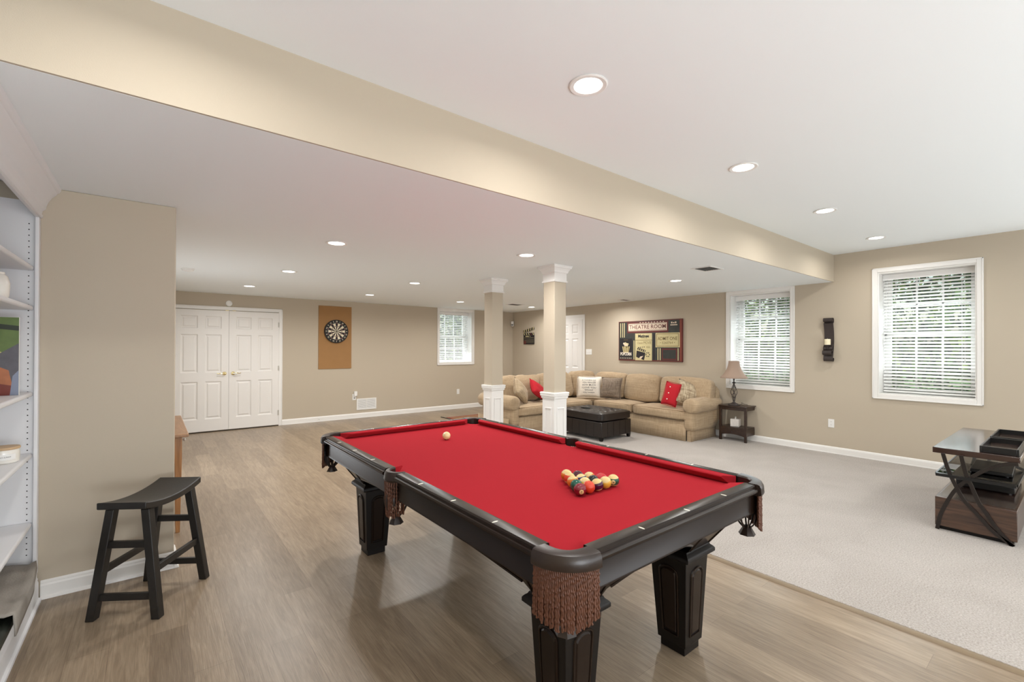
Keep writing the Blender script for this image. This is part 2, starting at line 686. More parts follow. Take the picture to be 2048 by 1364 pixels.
# ------------------------------------------------------------------ windows with recess, sash and blinds
def window(name, w, h, deep, label, head_casing=True):
    """local frame: x across the opening (0..w), y into the wall, z up; origin at the lower corner of the opening, wall face y=0"""
    r = thing(name, label, 'window', kind='structure')
    cw = .055
    b = BM()
    for x0, x1, z0, z1 in ((-cw, 0, -cw, h+cw), (w, w+cw, -cw, h+cw), (0, w, -cw, 0), (0, w, h, h+cw)):
        box(b, x0, x1, -.016, -.0005, z0, z1)
    for x0, x1, z0, z1 in ((-cw, -cw+.014, -cw, h+cw), (w+cw-.014, w+cw, -cw, h+cw), (-cw, w+cw, -cw, -cw+.014), (-cw, w+cw, h+cw-.014, h+cw)):
        box(b, x0, x1, -.022, -.016, z0, z1)
    obj('casing', b, 'trim', r, bev=.003)
    b = BM()
    box(b, 0.0005, .014, 0, deep+.08, .0005, h-.0005)
    box(b, w-.014, w-.0005, 0, deep+.08, .0005, h-.0005)
    box(b, .014, w-.014, 0, deep+.08, .0005, .014)
    box(b, .014, w-.014, 0, deep+.08, h-.014, h-.0005)
    obj('jamb', b, 'trim', r)
    for k, (z0, z1, y) in enumerate(((.014, h/2+.02, deep), (h/2-.02, h-.014, deep+.035))):
        s = BM()
        x0, x1 = .035, w-.035
        f = .045
        box(s, .014, x0, deep-.005, deep+.075, z0, z1)
        box(s, x1, w-.014, deep-.005, deep+.075, z0, z1)
        box(s, x0, x0+f, y, y+.03, z0, z1)
        box(s, x1-f, x1, y, y+.03, z0, z1)
        box(s, x0+f, x1-f, y, y+.03, z0, z0+f)
        box(s, x0+f, x1-f, y, y+.03, z1-f, z1)
        for i in (1, 2):
            xm = x0+f+(x1-x0-2*f)*i/3
            box(s, xm-.009, xm+.009, y+.006, y+.026, z0+f, z1-f)
        zm = (z0+z1)/2
        box(s, x0+f, x1-f, y+.006, y+.026, zm-.009, zm+.009)
        so_ = obj('sash', s, 'trim', r)
        g = BM()
        box(g, x0+f, x1-f, y+.014, y+.018, z0+f, z1-f)
        obj('pane', g, 'glass', so_)
    return r


def blind(name, w, h, label, tilt=31., pitch=.0415, group='white slatted window blinds'):
    r = thing(name, label, 'window blind', group=group)
    b = BM()
    box(b, .002, w-.002, -.012, 0, h-.075, h-.002)
    box(b, .002, .012, 0, .05, h-.075, h-.002)
    box(b, w-.012, w-.002, 0, .05, h-.075, h-.002)
    box(b, .012, w-.012, .004, .05, h-.042, h-.002)
    obj('valance', b, 'blind', r, bev=.002)
    b = BM()
    n = int((h-.075-.03)/pitch)
    a = math.radians(tilt)
    ca, sa = math.cos(a), math.sin(a)
    for i in range(n):
        z = h-.095-i*pitch
        pts = []
        for s in range(5):
            t = -1+s*.5
            u = .024*t
            c = .0022*(1-t*t)
            pts.append((.025+u*ca - c*sa, u*sa + c*ca))
        prof = pts + [(p[0]+.0022*sa, p[1]-.0022*ca) for p in reversed(pts)]
        prism(b, prof, lambda u, v, x: (x, u, v+z), .006, w-.006)
    zb = h-.095-n*pitch
    obj('slats', b, 'blind', r)
    b = BM()
    box(b, .006, w-.006, .005, .045, zb-.008, zb+.010)
    obj('bottom_rail', b, 'blind', r, bev=.003)
    b = BM()
    b.free()
    for x in (.13, w-.13):
        for y in (.002, .049):
            b = BM()
            tube(b, [(x, y, zb), (x, y, h-.07)], .0012, 4)
            obj('ladder_cord', b, 'blind', r)
    b = BM()
    tube(b, [(w-.10, -.014, h-.08), (w-.10, -.014, .30*h)], .0016, 5)
    lathe(b, [(.002, .30*h), (.006, .295*h), (.008, .28*h), (.004, .27*h)], 8, c=(w-.10, -.014, 0))
    obj('pull_cord', b, 'blind', r)
    return r


def place(o, loc, rz):
    o.location = loc
    o.rotation_euler = (0, 0, rz)


# right wall: local x runs towards -Y, local y into the wall (+X)
w3 = window('window_1', .895, 1.556, .27, 'taller white framed window beside the wall sconce, clear of the low ceiling')
place(w3, (XR, 1.667, .855), -PI/2)
b3 = blind('window_blind', .867, 1.528, 'white slatted blind in the tall window beyond the iron candle sconce')
place(b3, (XR+.165, 1.667-.014, .855+.014), -PI/2)
w2 = window('window_2', .89, 1.438, .27, 'white framed window behind the table lamp, its top against the low ceiling')
place(w2, (XR, 3.572, .855), -PI/2)
b2 = blind('window_blind.001', .862, 1.410, 'white slatted blind in the window behind the table lamp')
place(b2, (XR+.165, 3.572-.014, .855+.014), -PI/2)
w1 = window('window_3', .895, 1.203, .27, 'small white framed window in the dartboard wall, left of the two columns')
place(w1, (5.155, YB, 1.09), 0)
b1 = blind('window_blind.002', .867, 1.175, 'white slatted blind in the small window of the dartboard wall')
place(b1, (5.155+.014, YB+.165, 1.09+.014), 0)


# ------------------------------------------------------------------ doors
def door_leaf(parent, x0, w, h, handle_side=0, hinge_side=0, name='door_leaf', knob=True):
    """local: x across, y into the wall (face at y=0), z up"""
    b = BM()
    st, mid = .105, .10
    pw = (w-2*st-mid)/2
    rows = [(.20, .83), (.98, 1.62), (1.72, 1.93)]
    rows = [(z0*h/2.03, z1*h/2.03) for z0, z1 in rows]
    xs = [(x0+st, x0+st+pw), (x0+st+pw+mid, x0+w-st)]
    D = .012
    # stiles and rails
    box(b, x0, x0+st, 0, .035, 0, h)
    box(b, x0+w-st, x0+w, 0, .035, 0, h)
    box(b, xs[0][1], xs[1][0], 0, .035, 0, h)
    zz = [0]+[z for r in rows for z in r]+[h]
    for i in range(0, len(zz), 2):
        for a, c in xs:
            box(b, a, c, 0, .035, zz[i], zz[i+1])
    for a, c in xs:
        for z0, z1 in rows:
            # sunk moulding and raised field
            e = .016
            n = len(b.faces)
            out = [(a, 0, z0), (c, 0, z0), (c, 0, z1), (a, 0, z1)]
            m1 = [(a+e, D, z0+e), (c-e, D, z0+e), (c-e, D, z1-e), (a+e, D, z1-e)]
            e2 = .030
            m2 = [(a+e2, D, z0+e2), (c-e2, D, z0+e2), (c-e2, D, z1-e2), (a+e2, D, z1-e2)]
            e3 = .046
            m3 = [(a+e3, .003, z0+e3), (c-e3, .003, z0+e3), (c-e3, .003, z1-e3), (a+e3, .003, z1-e3)]
            R = [[b.verts.new(p) for p in L] for L in (out, m1, m2, m3)]
            for A, B in zip(R, R[1:]):
                for k in range(4):
                    b.faces.new((A[k], A[(k+1) % 4], B[(k+1) % 4], B[k]))
            b.faces.new(R[3])
    o = obj(name, b, 'door', parent, recalc=False)
    if hinge_side:
        xh = x0+w-.002 if hinge_side > 0 else x0+.002
        for z in (.22, 1.03, 1.82):
            hb = BM()
            lathe(hb, [(.006, z-.045), (.006, z+.045)], 8, c=(xh, -.006, 0))
            box(hb, xh-.016, xh+.004, -.003, .001, z-.045, z+.045)
            obj('hinge', hb, 'nickel', o)
    if knob:
        xk = x0+w-.062 if handle_side > 0 else x0+.062
        d = -1 if handle_side > 0 else 1
        hb = BM()
        lathe(hb, [(.031, 0), (.031, -.006), (.026, -.012), (.012, -.014), (.010, -.045)], 18, c=(xk, 0, .96), axis='y')
        pts = [(xk, -.045, .96), (xk+d*.03, -.05, .957), (xk+d*.06, -.05, .964), (xk+d*.09, -.047, .957), (xk+d*.112, -.045, .966)]
        tube(hb, pts, .008, 8, rf=lambda t: .009-.004*t)
        obj('lever_handle', hb, 'brass', o, smooth=True)
    return o


def door_casing(parent, x0, x1, h, cw=.06, right_only=False):
    b = BM()
    box(b, x1, x1+cw, -.016, -.0005, 0.0005, h+cw)
    box(b, x0, x1, -.016, -.0005, h, h+cw)
    box(b, x1+cw-.016, x1+cw, -.022, -.016, 0.0005, h+cw)
    box(b, x0-cw, x1+cw, -.022, -.016, h+cw-.016, h+cw)
    box(b, x0-cw, x0, -.016, -.0005, 0.0005, h+cw)
    box(b, x0-cw, x0-cw+.016, -.022, -.016, 0.0005, h+cw)
    obj('casing', b, 'trim', parent, bev=.003)
    b = BM()
    box(b, x0-.0005, x1+.0005, -.0005, -.0002, 0, .010)
    obj('threshold_gap', b, 'dark', parent)


d1 = thing('door_1', 'pair of white six panel closet doors in the dartboard wall', 'double door', (0, YB, 0), kind='structure')
door_casing(d1, .255, 1.823, 2.068)
dl = door_leaf(d1, .258, .780, 2.035, 1, -1)
dr_ = door_leaf(d1, 1.041, .780, 2.035, -1, 1)
for o in (dl, dr_):
    o.location = (0, -.030, .022)
b = BM()
for x in (.985, 1.09):
    box(b, x, x+.05, -.034, -.020, 2.058, 2.066)
obj('ball_catch', b, 'brass', d1)

d2 = thing('door_2', 'white six panel door in the wall behind the sectional sofa, partly hidden by the nearer column', 'door', (XR, 6.70, 0), -PI/2, kind='structure')
d2.location = (XR, 7.46, 0)
door_casing(d2, 0, .70, 2.10, .06)
dl2 = door_leaf(d2, .003, .694, 2.03, 1, -1, knob=False)
dl2.location = (0, -.030, .022)
b = BM()
box(b, .0, .70, -.014, -.001, 2.055, 2.098)
obj('head_trim', b, 'trim', d2)


# ------------------------------------------------------------------ columns
def column(name, x, y, label):
    r = thing(name, label, 'column', (x, y, 0), kind='structure', group='square columns with white pedestals')
    h = .089
    b = BM()
    box(b, -h, h, -h, h, .94, 2.17)
    obj('shaft', b, 'wall', r, bev=.004)

    def ring(b, prof):
        pr = prof
        rows = [[b.verts.new((sx*d, sy*d, z)) for sx, sy in ((-1, -1), (1, -1), (1, 1), (-1, 1))] for d, z in pr]
        for A, B in zip(rows, rows[1:]):
            for k in range(4):
                b.faces.new((A[k], A[(k+1) % 4], B[(k+1) % 4], B[k]))
        b.faces.new(rows[0][::-1])
        b.faces.new(rows[-1])
    b = BM()
    ring(b, [(h+.001, 2.165), (h+.012, 2.168), (h+.014, 2.176), (h+.006, 2.184), (h+.004, 2.192), (h+.004, 2.262), (h+.008, 2.268),
             (h+.014, 2.272), (h+.020, 2.292), (h+.034, 2.314), (h+.046, 2.322), (h+.046, 2.334), (h+.052, 2.338), (h+.052, ZL-.0005)])
    obj('capital', b, 'cap', r)
    b = BM()
    q = h+.006
    ring(b, [(q+.016, .0095), (q+.016, .085), (q+.008, .095), (q, .10), (q, .868), (q+.004, .872), (q+.010, .876), (q+.012, .890),
             (q+.010, .896), (q+.018, .900), (q+.020, .916), (q+.016, .922), (q+.022, .926), (q+.022, .938), (q+.014, .944), (h-.01, .944)])
    ped = obj('pedestal', b, 'cap', r)
    for k in range(4):
        mb = BM()
        R = Matrix.Rotation(k*PI/2, 4, 'Z')
        # sunk picture-frame moulding on each face
        for (a0, a1, z0, z1) in ((-.056, .056, .762, .775), (-.056, .056, .15, .163), (-.056, -.043, .163, .762), (.043, .056, .163, .762)):
            box(mb, a0, a1, -q-.008, -q, z0, z1, mx=R)
        obj('panel_moulding', mb, 'cap', ped, bev=.003)
    return r


column('column', 3.585, 4.93, 'square tan column on a white panelled pedestal, the one farther from the pool table')
column('column.001', 3.55, 3.715, 'square tan column on a white panelled pedestal, the one beside the leather ottoman')


# ------------------------------------------------------------------ ceiling lights, vents, detectors
LIGHTS = [
    (1.659, 1.505, ZU, 'large lit recessed light in the high ceiling, biggest of its row of four'),
    (3.269, 1.505, ZU, 'lit recessed light in the high ceiling, next in row after the biggest one'),
    (4.887, 1.505, ZU, 'lit recessed light in the high ceiling, next to last toward the window wall'),
    (6.530, 1.505, ZU, 'lit recessed light in the high ceiling, last of the row by the tall window wall'),
    (1.262, 4.074, ZL, 'lit recessed light in the low ceiling, the largest one past the short wall'),
    (1.285, 5.953, ZL, 'lit recessed light in the low ceiling, second of the row leading to the closet doors'),
    (1.138, 7.766, ZL, 'lit recessed light in the low ceiling directly in front of the closet doors'),
    (2.909, 5.898, ZL, 'lit recessed light in the low ceiling, middle of the row leading to the dartboard'),
    (2.955, 7.712, ZL, 'lit recessed light in the low ceiling just in front of the dartboard'),
    (2.882, 3.418, ZL, 'lit recessed light in the low ceiling just before the two column tops'),
    (4.799, 7.727, ZL, 'lit recessed light in the low ceiling in front of the small rear window'),
    (6.638, 7.693, ZL, 'lit recessed light in the low ceiling near the corner with the motion sensor'),
    (5.525, 3.435, ZL, 'lit recessed light in the low ceiling over the sofa, beside the ceiling vent'),
]
HIDDEN = [(.05, 1.505, ZU), (.05, -1., ZU), (1.66, -1., ZU), (3.27, -1., ZU), (4.89, -1., ZU), (6.5, -1., ZU), (6.64, 5.6, ZL), (4.8, 5.7, ZL)]  # added lamps without fixtures, continuing the can rows to brighten the room
CANW = 12.
first = None


def can_light(z):
    r = thing('recessed_light', 'x', 'ceiling light', group='recessed ceiling lights')
    b = BM()
    lathe(b, [(.066, -.0005), (.092, -.0005), (.094, -.004), (.088, -.008), (.070, -.006), (.066, -.002)], 32, cap=False)
    obj('trim_ring', b, 'white', r, smooth=True)
    b = BM()
    lathe(b, [(.0, -.0055), (.040, -.0055), (.067, -.003), (.067, -.001), (0, -.001)], 32, cap=False)
    obj('lens', b, 'lens', r, smooth=True)
    return r


def can_lamp(x, y, z, power):
    d = bpy.data.lights.new('can_lamp', 'AREA')
    d.shape = 'DISK'
    d.size = .12
    d.energy = power
    d.color = (1, .975, .94)
    d.spread = math.radians(165)
    o = bpy.data.objects.new('can_lamp', d)
    COL.objects.link(o)
    o.location = (x, y, z-.010)
    o.rotation_euler = (0, 0, 0)


for i, (x, y, z, lab) in enumerate(LIGHTS):
    if first is None:
        first = o = can_light(z)
    else:
        o = first.copy()
        COL.objects.link(o)
        for ch in list(first.children):
            c = ch.copy()
            COL.objects.link(c)
            c.parent = o
    o.location = (x, y, z)
    o['label'] = lab
    can_lamp(x, y, z, CANW*(.85 if z == ZU else 1.45))
for x, y, z in HIDDEN:
    can_lamp(x, y, z, CANW*(.85 if z == ZU else 1.45))

b = BM()
lathe(b, [(.0, -.034), (.030, -.034), (.055, -.028), (.062, -.012), (.066, -.010), (.066, -.0005)], 28)
tag(obj('smoke_detector', b, 'white', smooth=True), 'small round white smoke detector on the low ceiling near the short wall', 'smoke detector').location = (.324, 6.494, ZL)


def ceiling_vent(x, y, sx, sy, label, n=7, split=False):
    r = thing('ceiling_vent', label, 'air vent', (x, y, ZL), group='ceiling air vents')
    b = BM()
    f = .022
    for x0, x1, y0, y1 in ((-sx, sx, -sy, -sy+f), (-sx, sx, sy-f, sy), (-sx, -sx+f, -sy+f, sy-f), (sx-f, sx, -sy+f, sy-f)):
        box(b, x0, x1, y0, y1, -.008, -.0005)
    obj('frame', b, 'white', r, bev=.002)
    b = BM()
    for i in range(n):
        yy = -sy+f+(2*sy-2*f)*(i+.5)/n
        hexa(b, [(-sx+f, yy-.006, -.008), (sx-f, yy-.006, -.008), (sx-f, yy-.003, -.007), (-sx+f, yy-.003, -.007),
                 (-sx+f, yy+.004, -.002), (sx-f, yy+.004, -.002), (sx-f, yy+.007, -.001), (-sx+f, yy+.007, -.001)])
    obj('louvres', b, 'vent', r)
    b = BM()
    box(b, -sx+f, sx-f, -sy+f, sy-f, -.0012, -.0004)
    obj('duct_opening', b, 'grey', r)
    return r


ceiling_vent(4.968, 2.693, .15, .12, 'white louvred ceiling vent beside the beam, above the sofa window')
ceiling_vent(7.0, 5.415, .13, .07, 'flat white ceiling vent above the framed theater art')
ceiling_vent(5.99, 7.474, .16, .12, 'louvred ceiling vent seen between the two columns')

# ------------------------------------------------------------------ wall fittings
def plate(name, label, cat, loc, rz, w=.072, h=.116, kind='outlet', group=None):
    """local: x across, -y out of the wall"""
    r = thing(name, label, cat, loc, rz, group=group)
    b = BM()
    box(b, -w/2, w/2, -.006, -.0005, -h/2, h/2)
    obj('cover_plate', b, 'white', r, bev=.003)
    if kind == 'outlet':
        for s in (-1, 1):
            b = BM()
            lathe(b, [(.017, -.0085), (.017, -.006)], 18, c=(0, 0, s*.021), axis='y')
            for dx in (-.006, .006):
                box(b, dx-.0012, dx+.0012, -.0092, -.0084, s*.021-.003, s*.021+.006, m=1)
            obj('receptacle', b, ['white', 'grey'], r)
    if kind == 'switch':
        for i in (-1, 0, 1):
            b = BM()
            box(b, i*.038-.006, i*.038+.006, -.010, -.006, -.012, .012)
            box(b, i*.038-.004, i*.038+.004, -.018, -.010, -.004, .008)
            obj('toggle', b, 'white', r, bev=.001)
    return r


plate('wall_outlet', 'white wall outlet beneath the iron candle sconce', 'outlet', (XR, 2.177, .415), -PI/2, group='wall outlets')
plate('wall_outlet.001', 'white wall outlet under the small rear window', 'outlet', (5.66, YB, .403), 0, group='wall outlets')
ph = plate('phone_jack', 'white phone jack plate with a wireless unit on top, beside the floor vent', 'phone jack', (3.212, YB, .432), 0, w=.078, h=.125, kind='none')
b = BM()
box(b, -.012, .05, -.045, -.006, .02, .115)
obj('plugged_unit', b, 'white', ph, bev=.006)
b = BM()
box(b, -.010, .018, -.012, -.006, -.03, -.012)
obj('jack_port', b, 'grey', ph)
plate('light_switch', 'white triple light switch plate beside the door behind the sofa', 'light switch', (XR, 6.585, 1.353), -PI/2, w=.165, h=.118, kind='switch')

r = thing('floor_register', 'wide white return air grille low on the dartboard wall', 'air vent', (3.467, YB, .277))
b = BM()
for x0, x1, z0, z1 in ((-.205, .205, -.115, -.09), (-.205, .205, .09, .115), (-.205, -.18, -.09, .09), (.18, .205, -.09, .09), (-.008, .008, -.09, .09)):
    box(b, x0, x1, -.010, -.0005, z0, z1)
obj('frame', b, 'white', r, bev=.002)
b = BM()
for i in range(14):
    z = -.084+i*.0128
    for x0, x1 in ((-.18, -.008), (.008, .18)):
        hexa(b, [(x0, -.009, z-.004), (x1, -.009, z-.004), (x1, -.007, z-.005), (x0, -.007, z-.005),
                 (x0, -.003, z+.004), (x1, -.003, z+.004), (x1, -.001, z+.003), (x0, -.001, z+.003)])
obj('louvres', b, 'white', r)
b = BM()
box(b, -.18, .18, -.001, -.0004, -.09, .09)
obj('duct_opening', b, 'grey', r)

b = BM()
lathe(b, [(0, -.030), (.030, -.028), (.048, -.020), (.052, -.0005)], 24, axis='y')
tag(obj('door_chime', b, 'white', smooth=True), 'small round white sensor on the wall above the closet doors', 'sensor').location = (1.04, YB, 2.187)

r = thing('motion_sensor', 'white motion sensor high in the far room corner', 'sensor', (XR-.045, YB-.045, 2.05), -PI/4)
b = BM()
hexa(b, [(-.034, -.045, -.065), (.034, -.045, -.065), (.034, .02, -.055), (-.034, .02, -.055),
         (-.034, -.03, .065), (.034, -.03, .065), (.034, .02, .065), (-.034, .02, .065)])
box(b, -.012, .012, .02, .062, -.02, .02)
obj('housing', b, 'white', r, bev=.006)
b = BM()
hexa(b, [(-.024, -.048, -.05), (.024, -.048, -.05), (.024, -.04, -.05), (-.024, -.04, -.05),
         (-.024, -.043, -.005), (.024, -.043, -.005), (.024, -.035, -.005), (-.024, -.035, -.005)])
obj('sensor_lens', b, 'grey', r)

b = BM()
lathe(b, [(.012, 0), (.012, -.006), (.004, -.008), (.004, -.05), (.007, -.052), (.007, -.062)], 10, axis='y')
tag(obj('door_stop', b, 'white', smooth=True), 'tiny white door stop on the baseboard right of the closet doors', 'door stop').location = (2.53, YB-.013, .055)

# ------------------------------------------------------------------ dartboard on its backer
b = BM()
box(b, 2.516, 3.148, YB-.013, YB-.0005, 1.013, 2.243)
# old screw scar and tape patch on the board
tag(obj('backer_board', b, 'cork', bev=.001), 'tall tan backing panel on the wall behind the dartboard', 'backing board')
r = thing('dartboard', 'round black and cream dartboard hung on the tan backing panel', 'dartboard', (2.845, YB-.013, 1.748))
b = BM()
lathe(b, [(.222, -.0005), (.228, -.004), (.228, -.034), (.222, -.038), (.17, -.038), (0, -.036)], 64, axis='y')
obj('body', b, 'dblack', r, smooth=True)
b = BM()
ORDER = [20, 1, 18, 4, 13, 6, 10, 15, 2, 17, 3, 19, 7, 16, 8, 11, 14, 9, 12, 5]
for k in range(20):
    a0 = PI/2-(k-.5)*PI/10
    a1 = a0-PI/10
    for (r0, r1, role) in ((.016, .096, 0), (.096, .106, 1), (.106, .158, 0), (.158, .168, 1)):
        dark = k % 2 == 0
        mi = (0 if dark else 1) if role == 0 else (2 if dark else 3)
        pts = []
        for s in range(4):
            a = a0+(a1-a0)*s/3
            pts.append((r1*math.cos(a), -.0388, r1*math.sin(a)))
        for s in range(3, -1, -1):
            a = a0+(a1-a0)*s/3
            pts.append((r0*math.cos(a), -.0388, r0*math.sin(a)))
        poly(b, pts, mi)
poly(b, [(.0155*math.cos(a*PI/8), -.0389, .0155*math.sin(a*PI/8)) for a in range(16)], 3)
poly(b, [(.007*math.cos(a*PI/8), -.0392, .007*math.sin(a*PI/8)) for a in range(16)], 2)
obj('scoring_face', b, ['dblack', 'dcream', 'dred', 'dgreen'], r, recalc=False)
for k, nmb in enumerate(ORDER):
    a = PI/2-k*PI/10
    cx, cz = .194*math.cos(a), .194*math.sin(a)
    th = a-PI/2
    b = BM()
    text(b, str(nmb), .036, lambda u, v: (cx+u*math.cos(th)-v*math.sin(th), -.0392, cz+u*math.sin(th)+v*math.cos(th)), bold=.0008)
    obj('number', b, 'dcream', r, recalc=False)
b = BM()
for rad in (.096, .106, .158, .168, .016):
    tube(b, [(rad*math.cos(a*PI/20), -.0395, rad*math.sin(a*PI/20)) for a in range(40)], .0008, 4, closed=True)
obj('wire_spider', b, 'nickel', r)

# ------------------------------------------------------------------ clapperboard wall art
r = thing('clapperboard_art', 'small metal movie clapperboard wall art in the far corner of the sofa wall', 'wall art', (XR-.012, 8.536, 1.70), -PI/2)
b = BM()
box(b, -.20, .20, -.010, .0, -.175, .065)
box(b, -.20, .20, -.014, -.010, .045, .105)
obj('slate', b, ['printblk'], r, bev=.002)
b = BM()
Rm = Matrix.Translation((-.20, 0, .10)) @ Matrix.Rotation(-.19, 4, 'Y')
box(b, 0, .41, -.014, -.004, .01, .068, mx=Rm)
for i in range(5):
    x = .012+i*.085
    pts = [(x, .010), (x+.036, .010), (x+.062, .068), (x+.026, .068)]
    poly(b, [Rm @ Vector((u, -.0152, v)) for u, v in pts], 1)
obj('clap_stick', b, ['printblk', 'printcr'], r)
b = BM()
for i in range(5):
    x = -.19+i*.083
    poly(b, [(x+.030, -.0152, .048), (x+.06, -.0152, .048), (x+.030, -.0152, .102), (x, -.0152, .102)], 1 if i != 3 else 2)
for i, z in enumerate((-.02, -.075, -.12)):
    box(b, -.17, .19, -.0112, -.010, z, z+.005, 1)
box(b, -.12, .06, -.0112, -.010, .008, .03, 1)
box(b, -.19, -.10, -.0112, -.010, -.165, -.09, 2)
for i in range(3):
    lathe(b, [(.016, -.012), (.016, -.0102)], 12, c=(.02+i*.05, 0, .016), axis='y', m=0)
obj('slate_print', b, ['printblk', 'printcr', 'maroon'], r)

# ------------------------------------------------------------------ theater room canvas
r = thing('theater_canvas', 'wide framed movie collage reading THEATRE ROOM above the sofa', 'wall art', (XR-.004, 5.08, 1.575), -PI/2)
HW, HH = .692, .381
b = BM()
box(b, -HW, HW, -.030, -.0005, -HH, HH)
obj('canvas', b, 'maroon', r, bev=.002)
FY = -.0306


def rect(bm, x0, x1, z0, z1, m, lift=0.):
    """x0..x1 and z0..z1 as fractions of the picture from its upper left corner"""
    X = lambda u: -HW+2*HW*u
    Z = lambda v: HH-2*HH*v
    poly(bm, [(X(x0), FY-lift, Z(z1)), (X(x1), FY-lift, Z(z1)), (X(x1), FY-lift, Z(z0)), (X(x0), FY-lift, Z(z0))], m)


def at(u, v, lift=.0008):
    X, Z = -HW+2*HW*u, HH-2*HH*v
    return lambda a, c: (X+a, FY-lift, Z+c)


MI = dict(dk=0, cr=1, pk=2, br=3, rd=4, bk=5, mr=6)
b = BM()
rect(b, .01, .96, .02, .97, 0)
rect(b, .15, .80, .03, .30, 6, .0003)
rect(b, .965, .99, .02, .98, 4, .0003)
for x in (.03, .065, .095):
    rect(b, x, x+.012, .04, .41, 1, .0004)
rect(b, .17, .78, .065, .255, 2, .0006)
for i in range(28):
    x = .176+i*.0214
    rect(b, x, x+.010, .072, .088, 5, .0008)
    rect(b, x, x+.010, .232, .248, 5, .0008)
for i in range(9):
    rect(b, .36+i*.045, .375+i*.045, .036, .056, 2, .0006)
for i, x in enumerate((.84, .868, .896)):
    rect(b, x, x+.02, .06+.012*(i % 2), .10, 2, .0006)
rect(b, .83, .93, .125, .145, 2, .0006)
rect(b, .022, .235, .44, .90, 5, .0005)
rect(b, .258, .272, .49, .97, 1, .0005)
rect(b, .285, .555, .315, .985, 1, .0005)
rect(b, .285, .555, .478, .490, 3, .0007)
rect(b, .572, .60, .33, .97, 5, .0004)
rect(b, .61, .965, .315, .66, 1, .0006)
rect(b, .625, .95, .335, .640, 3, .0007)
rect(b, .632, .943, .347, .628, 1, .0008)
rect(b, .64, .655, .68, .97, 1, .0005)
rect(b, .672, .688, .68, .97, 1, .0005)
rect(b, .705, .925, .685, .96, 6, .0004)
rect(b, .72, .91, .72, .93, 0, .0005)
rect(b, .935, .948, .68, .97, 1, .0005)
for i in range(7):
    rect(b, .03+i*.03, .04+i*.03, .925, .95, 2, .0006)
# popcorn tub
cx, cz = .128, .66
for i in range(11):
    a = i*2.4
    rr = .010+.0035*i
    X, Z = -HW+2*HW*cx+rr*math.cos(a)*1.2, HH-2*HH*(.60-.006*((i*7) % 5))+rr*math.sin(a)*.8
    poly(b, [(X+.022*math.cos(t*PI/5), FY-.0009-.00002*i, Z+.020*math.sin(t*PI/5)) for t in range(10)], 2 if i % 2 else 1)
poly(b, [(at(.065, .64, .0011)(0, 0)), (at(.085, .80, .0011)(0, 0)), (at(.172, .80, .0011)(0, 0)), (at(.195, .64, .0011)(0, 0))], 1)
for i in range(3):
    poly(b, [(at(.082+i*.04, .64, .0013)(0, 0)), (at(.094+i*.031, .78, .0013)(0, 0)), (at(.108+i*.031, .78, .0013)(0, 0)), (at(.100+i*.04, .64, .0013)(0, 0))], 3)
# clapper and reel
poly(b, [at(.31, .74, .001)(0, 0), at(.30, .90, .001)(0, 0), at(.43, .98, .001)(0, 0), at(.455, .80, .001)(0, 0)], 5)
poly(b, [at(.335, .66, .001)(0, 0), at(.315, .71, .001)(0, 0), at(.445, .785, .001)(0, 0), at(.46, .735, .001)(0, 0)], 5)
for i in range(4):
    poly(b, [at(.345+i*.03, .675+i*.017, .0013)(0, 0), at(.338+i*.03, .715+i*.017, .0013)(0, 0), at(.350+i*.03, .722+i*.017, .0013)(0, 0), at(.357+i*.03, .682+i*.017, .0013)(0, 0)], 1)
poly(b, [at(.35, .93, .0014)(0, 0), at(.37, .89, .0014)(0, 0), at(.42, .87, .0014)(0, 0), at(.40, .91, .0014)(0, 0), at(.38, .955, .0014)(0, 0)], 2)
X, Z = -HW+2*HW*.49, HH-2*HH*.84
poly(b, [(X+.058*math.cos(t*PI/12), FY-.0016, Z+.058*math.sin(t*PI/12)) for t in range(24)], 1)
for i in range(6):
    a = i*PI/3
    poly(b, [(X+.037*math.cos(a)+.012*math.cos(t*PI/5), FY-.0019, Z+.037*math.sin(a)+.012*math.sin(t*PI/5)) for t in range(10)], 5)
for i in range(4):
    rect(b, .335+i*.03, .350+i*.03, .655-.004*i, .675-.004*i, 5, .001)
obj('printed_collage', b, ['printdk', 'printcr', 'printpk', 'printbr', 'printred', 'printblk', 'maroon'], r, recalc=False)
b = BM()
text(b, 'THEATRE ROOM', .105, at(.475, .160, .0010), 0, width=.80, bold=.001)
obj('lettering', b, ['maroon', 'printbr', 'printblk', 'ivory'], r, recalc=False)
b = BM()
text(b, 'ADMIT ONE', .085, at(.787, .455, .0010), 1, width=.40, bold=.001)
obj('lettering', b, ['maroon', 'printbr', 'printblk', 'ivory'], r, recalc=False)
b = BM()
text(b, '\u2022 5260764 \u2022', .060, at(.787, .555, .0010), 1, width=.30)
obj('lettering', b, ['maroon', 'printbr', 'printblk', 'ivory'], r, recalc=False)
b = BM()
text(b, 'Matinee', .075, at(.42, .385, .0010), 2, width=.24, bold=.003)
obj('lettering', b, ['maroon', 'printbr', 'printblk', 'ivory'], r, recalc=False)
b = BM()
text(b, 'SHOW ME', .022, at(.43, .435, .0010), 2, width=.13)
obj('lettering', b, ['maroon', 'printbr', 'printblk', 'ivory'], r, recalc=False)
b = BM()
text(b, 'Classic', .055, at(.365, .555, .0010), 0, width=.13)
obj('lettering', b, ['maroon', 'printbr', 'printblk', 'ivory'], r, recalc=False)
b = BM()
text(b, 'MOVIE', .075, at(.485, .550, .0010), 1, width=.17)
obj('lettering', b, ['maroon', 'printbr', 'printblk', 'ivory'], r, recalc=False)
b = BM()
text(b, 'REEL', .045, at(.50, .66, .0010), 1, width=.09)
obj('lettering', b, ['maroon', 'printbr', 'printblk', 'ivory'], r, recalc=False)
b = BM()
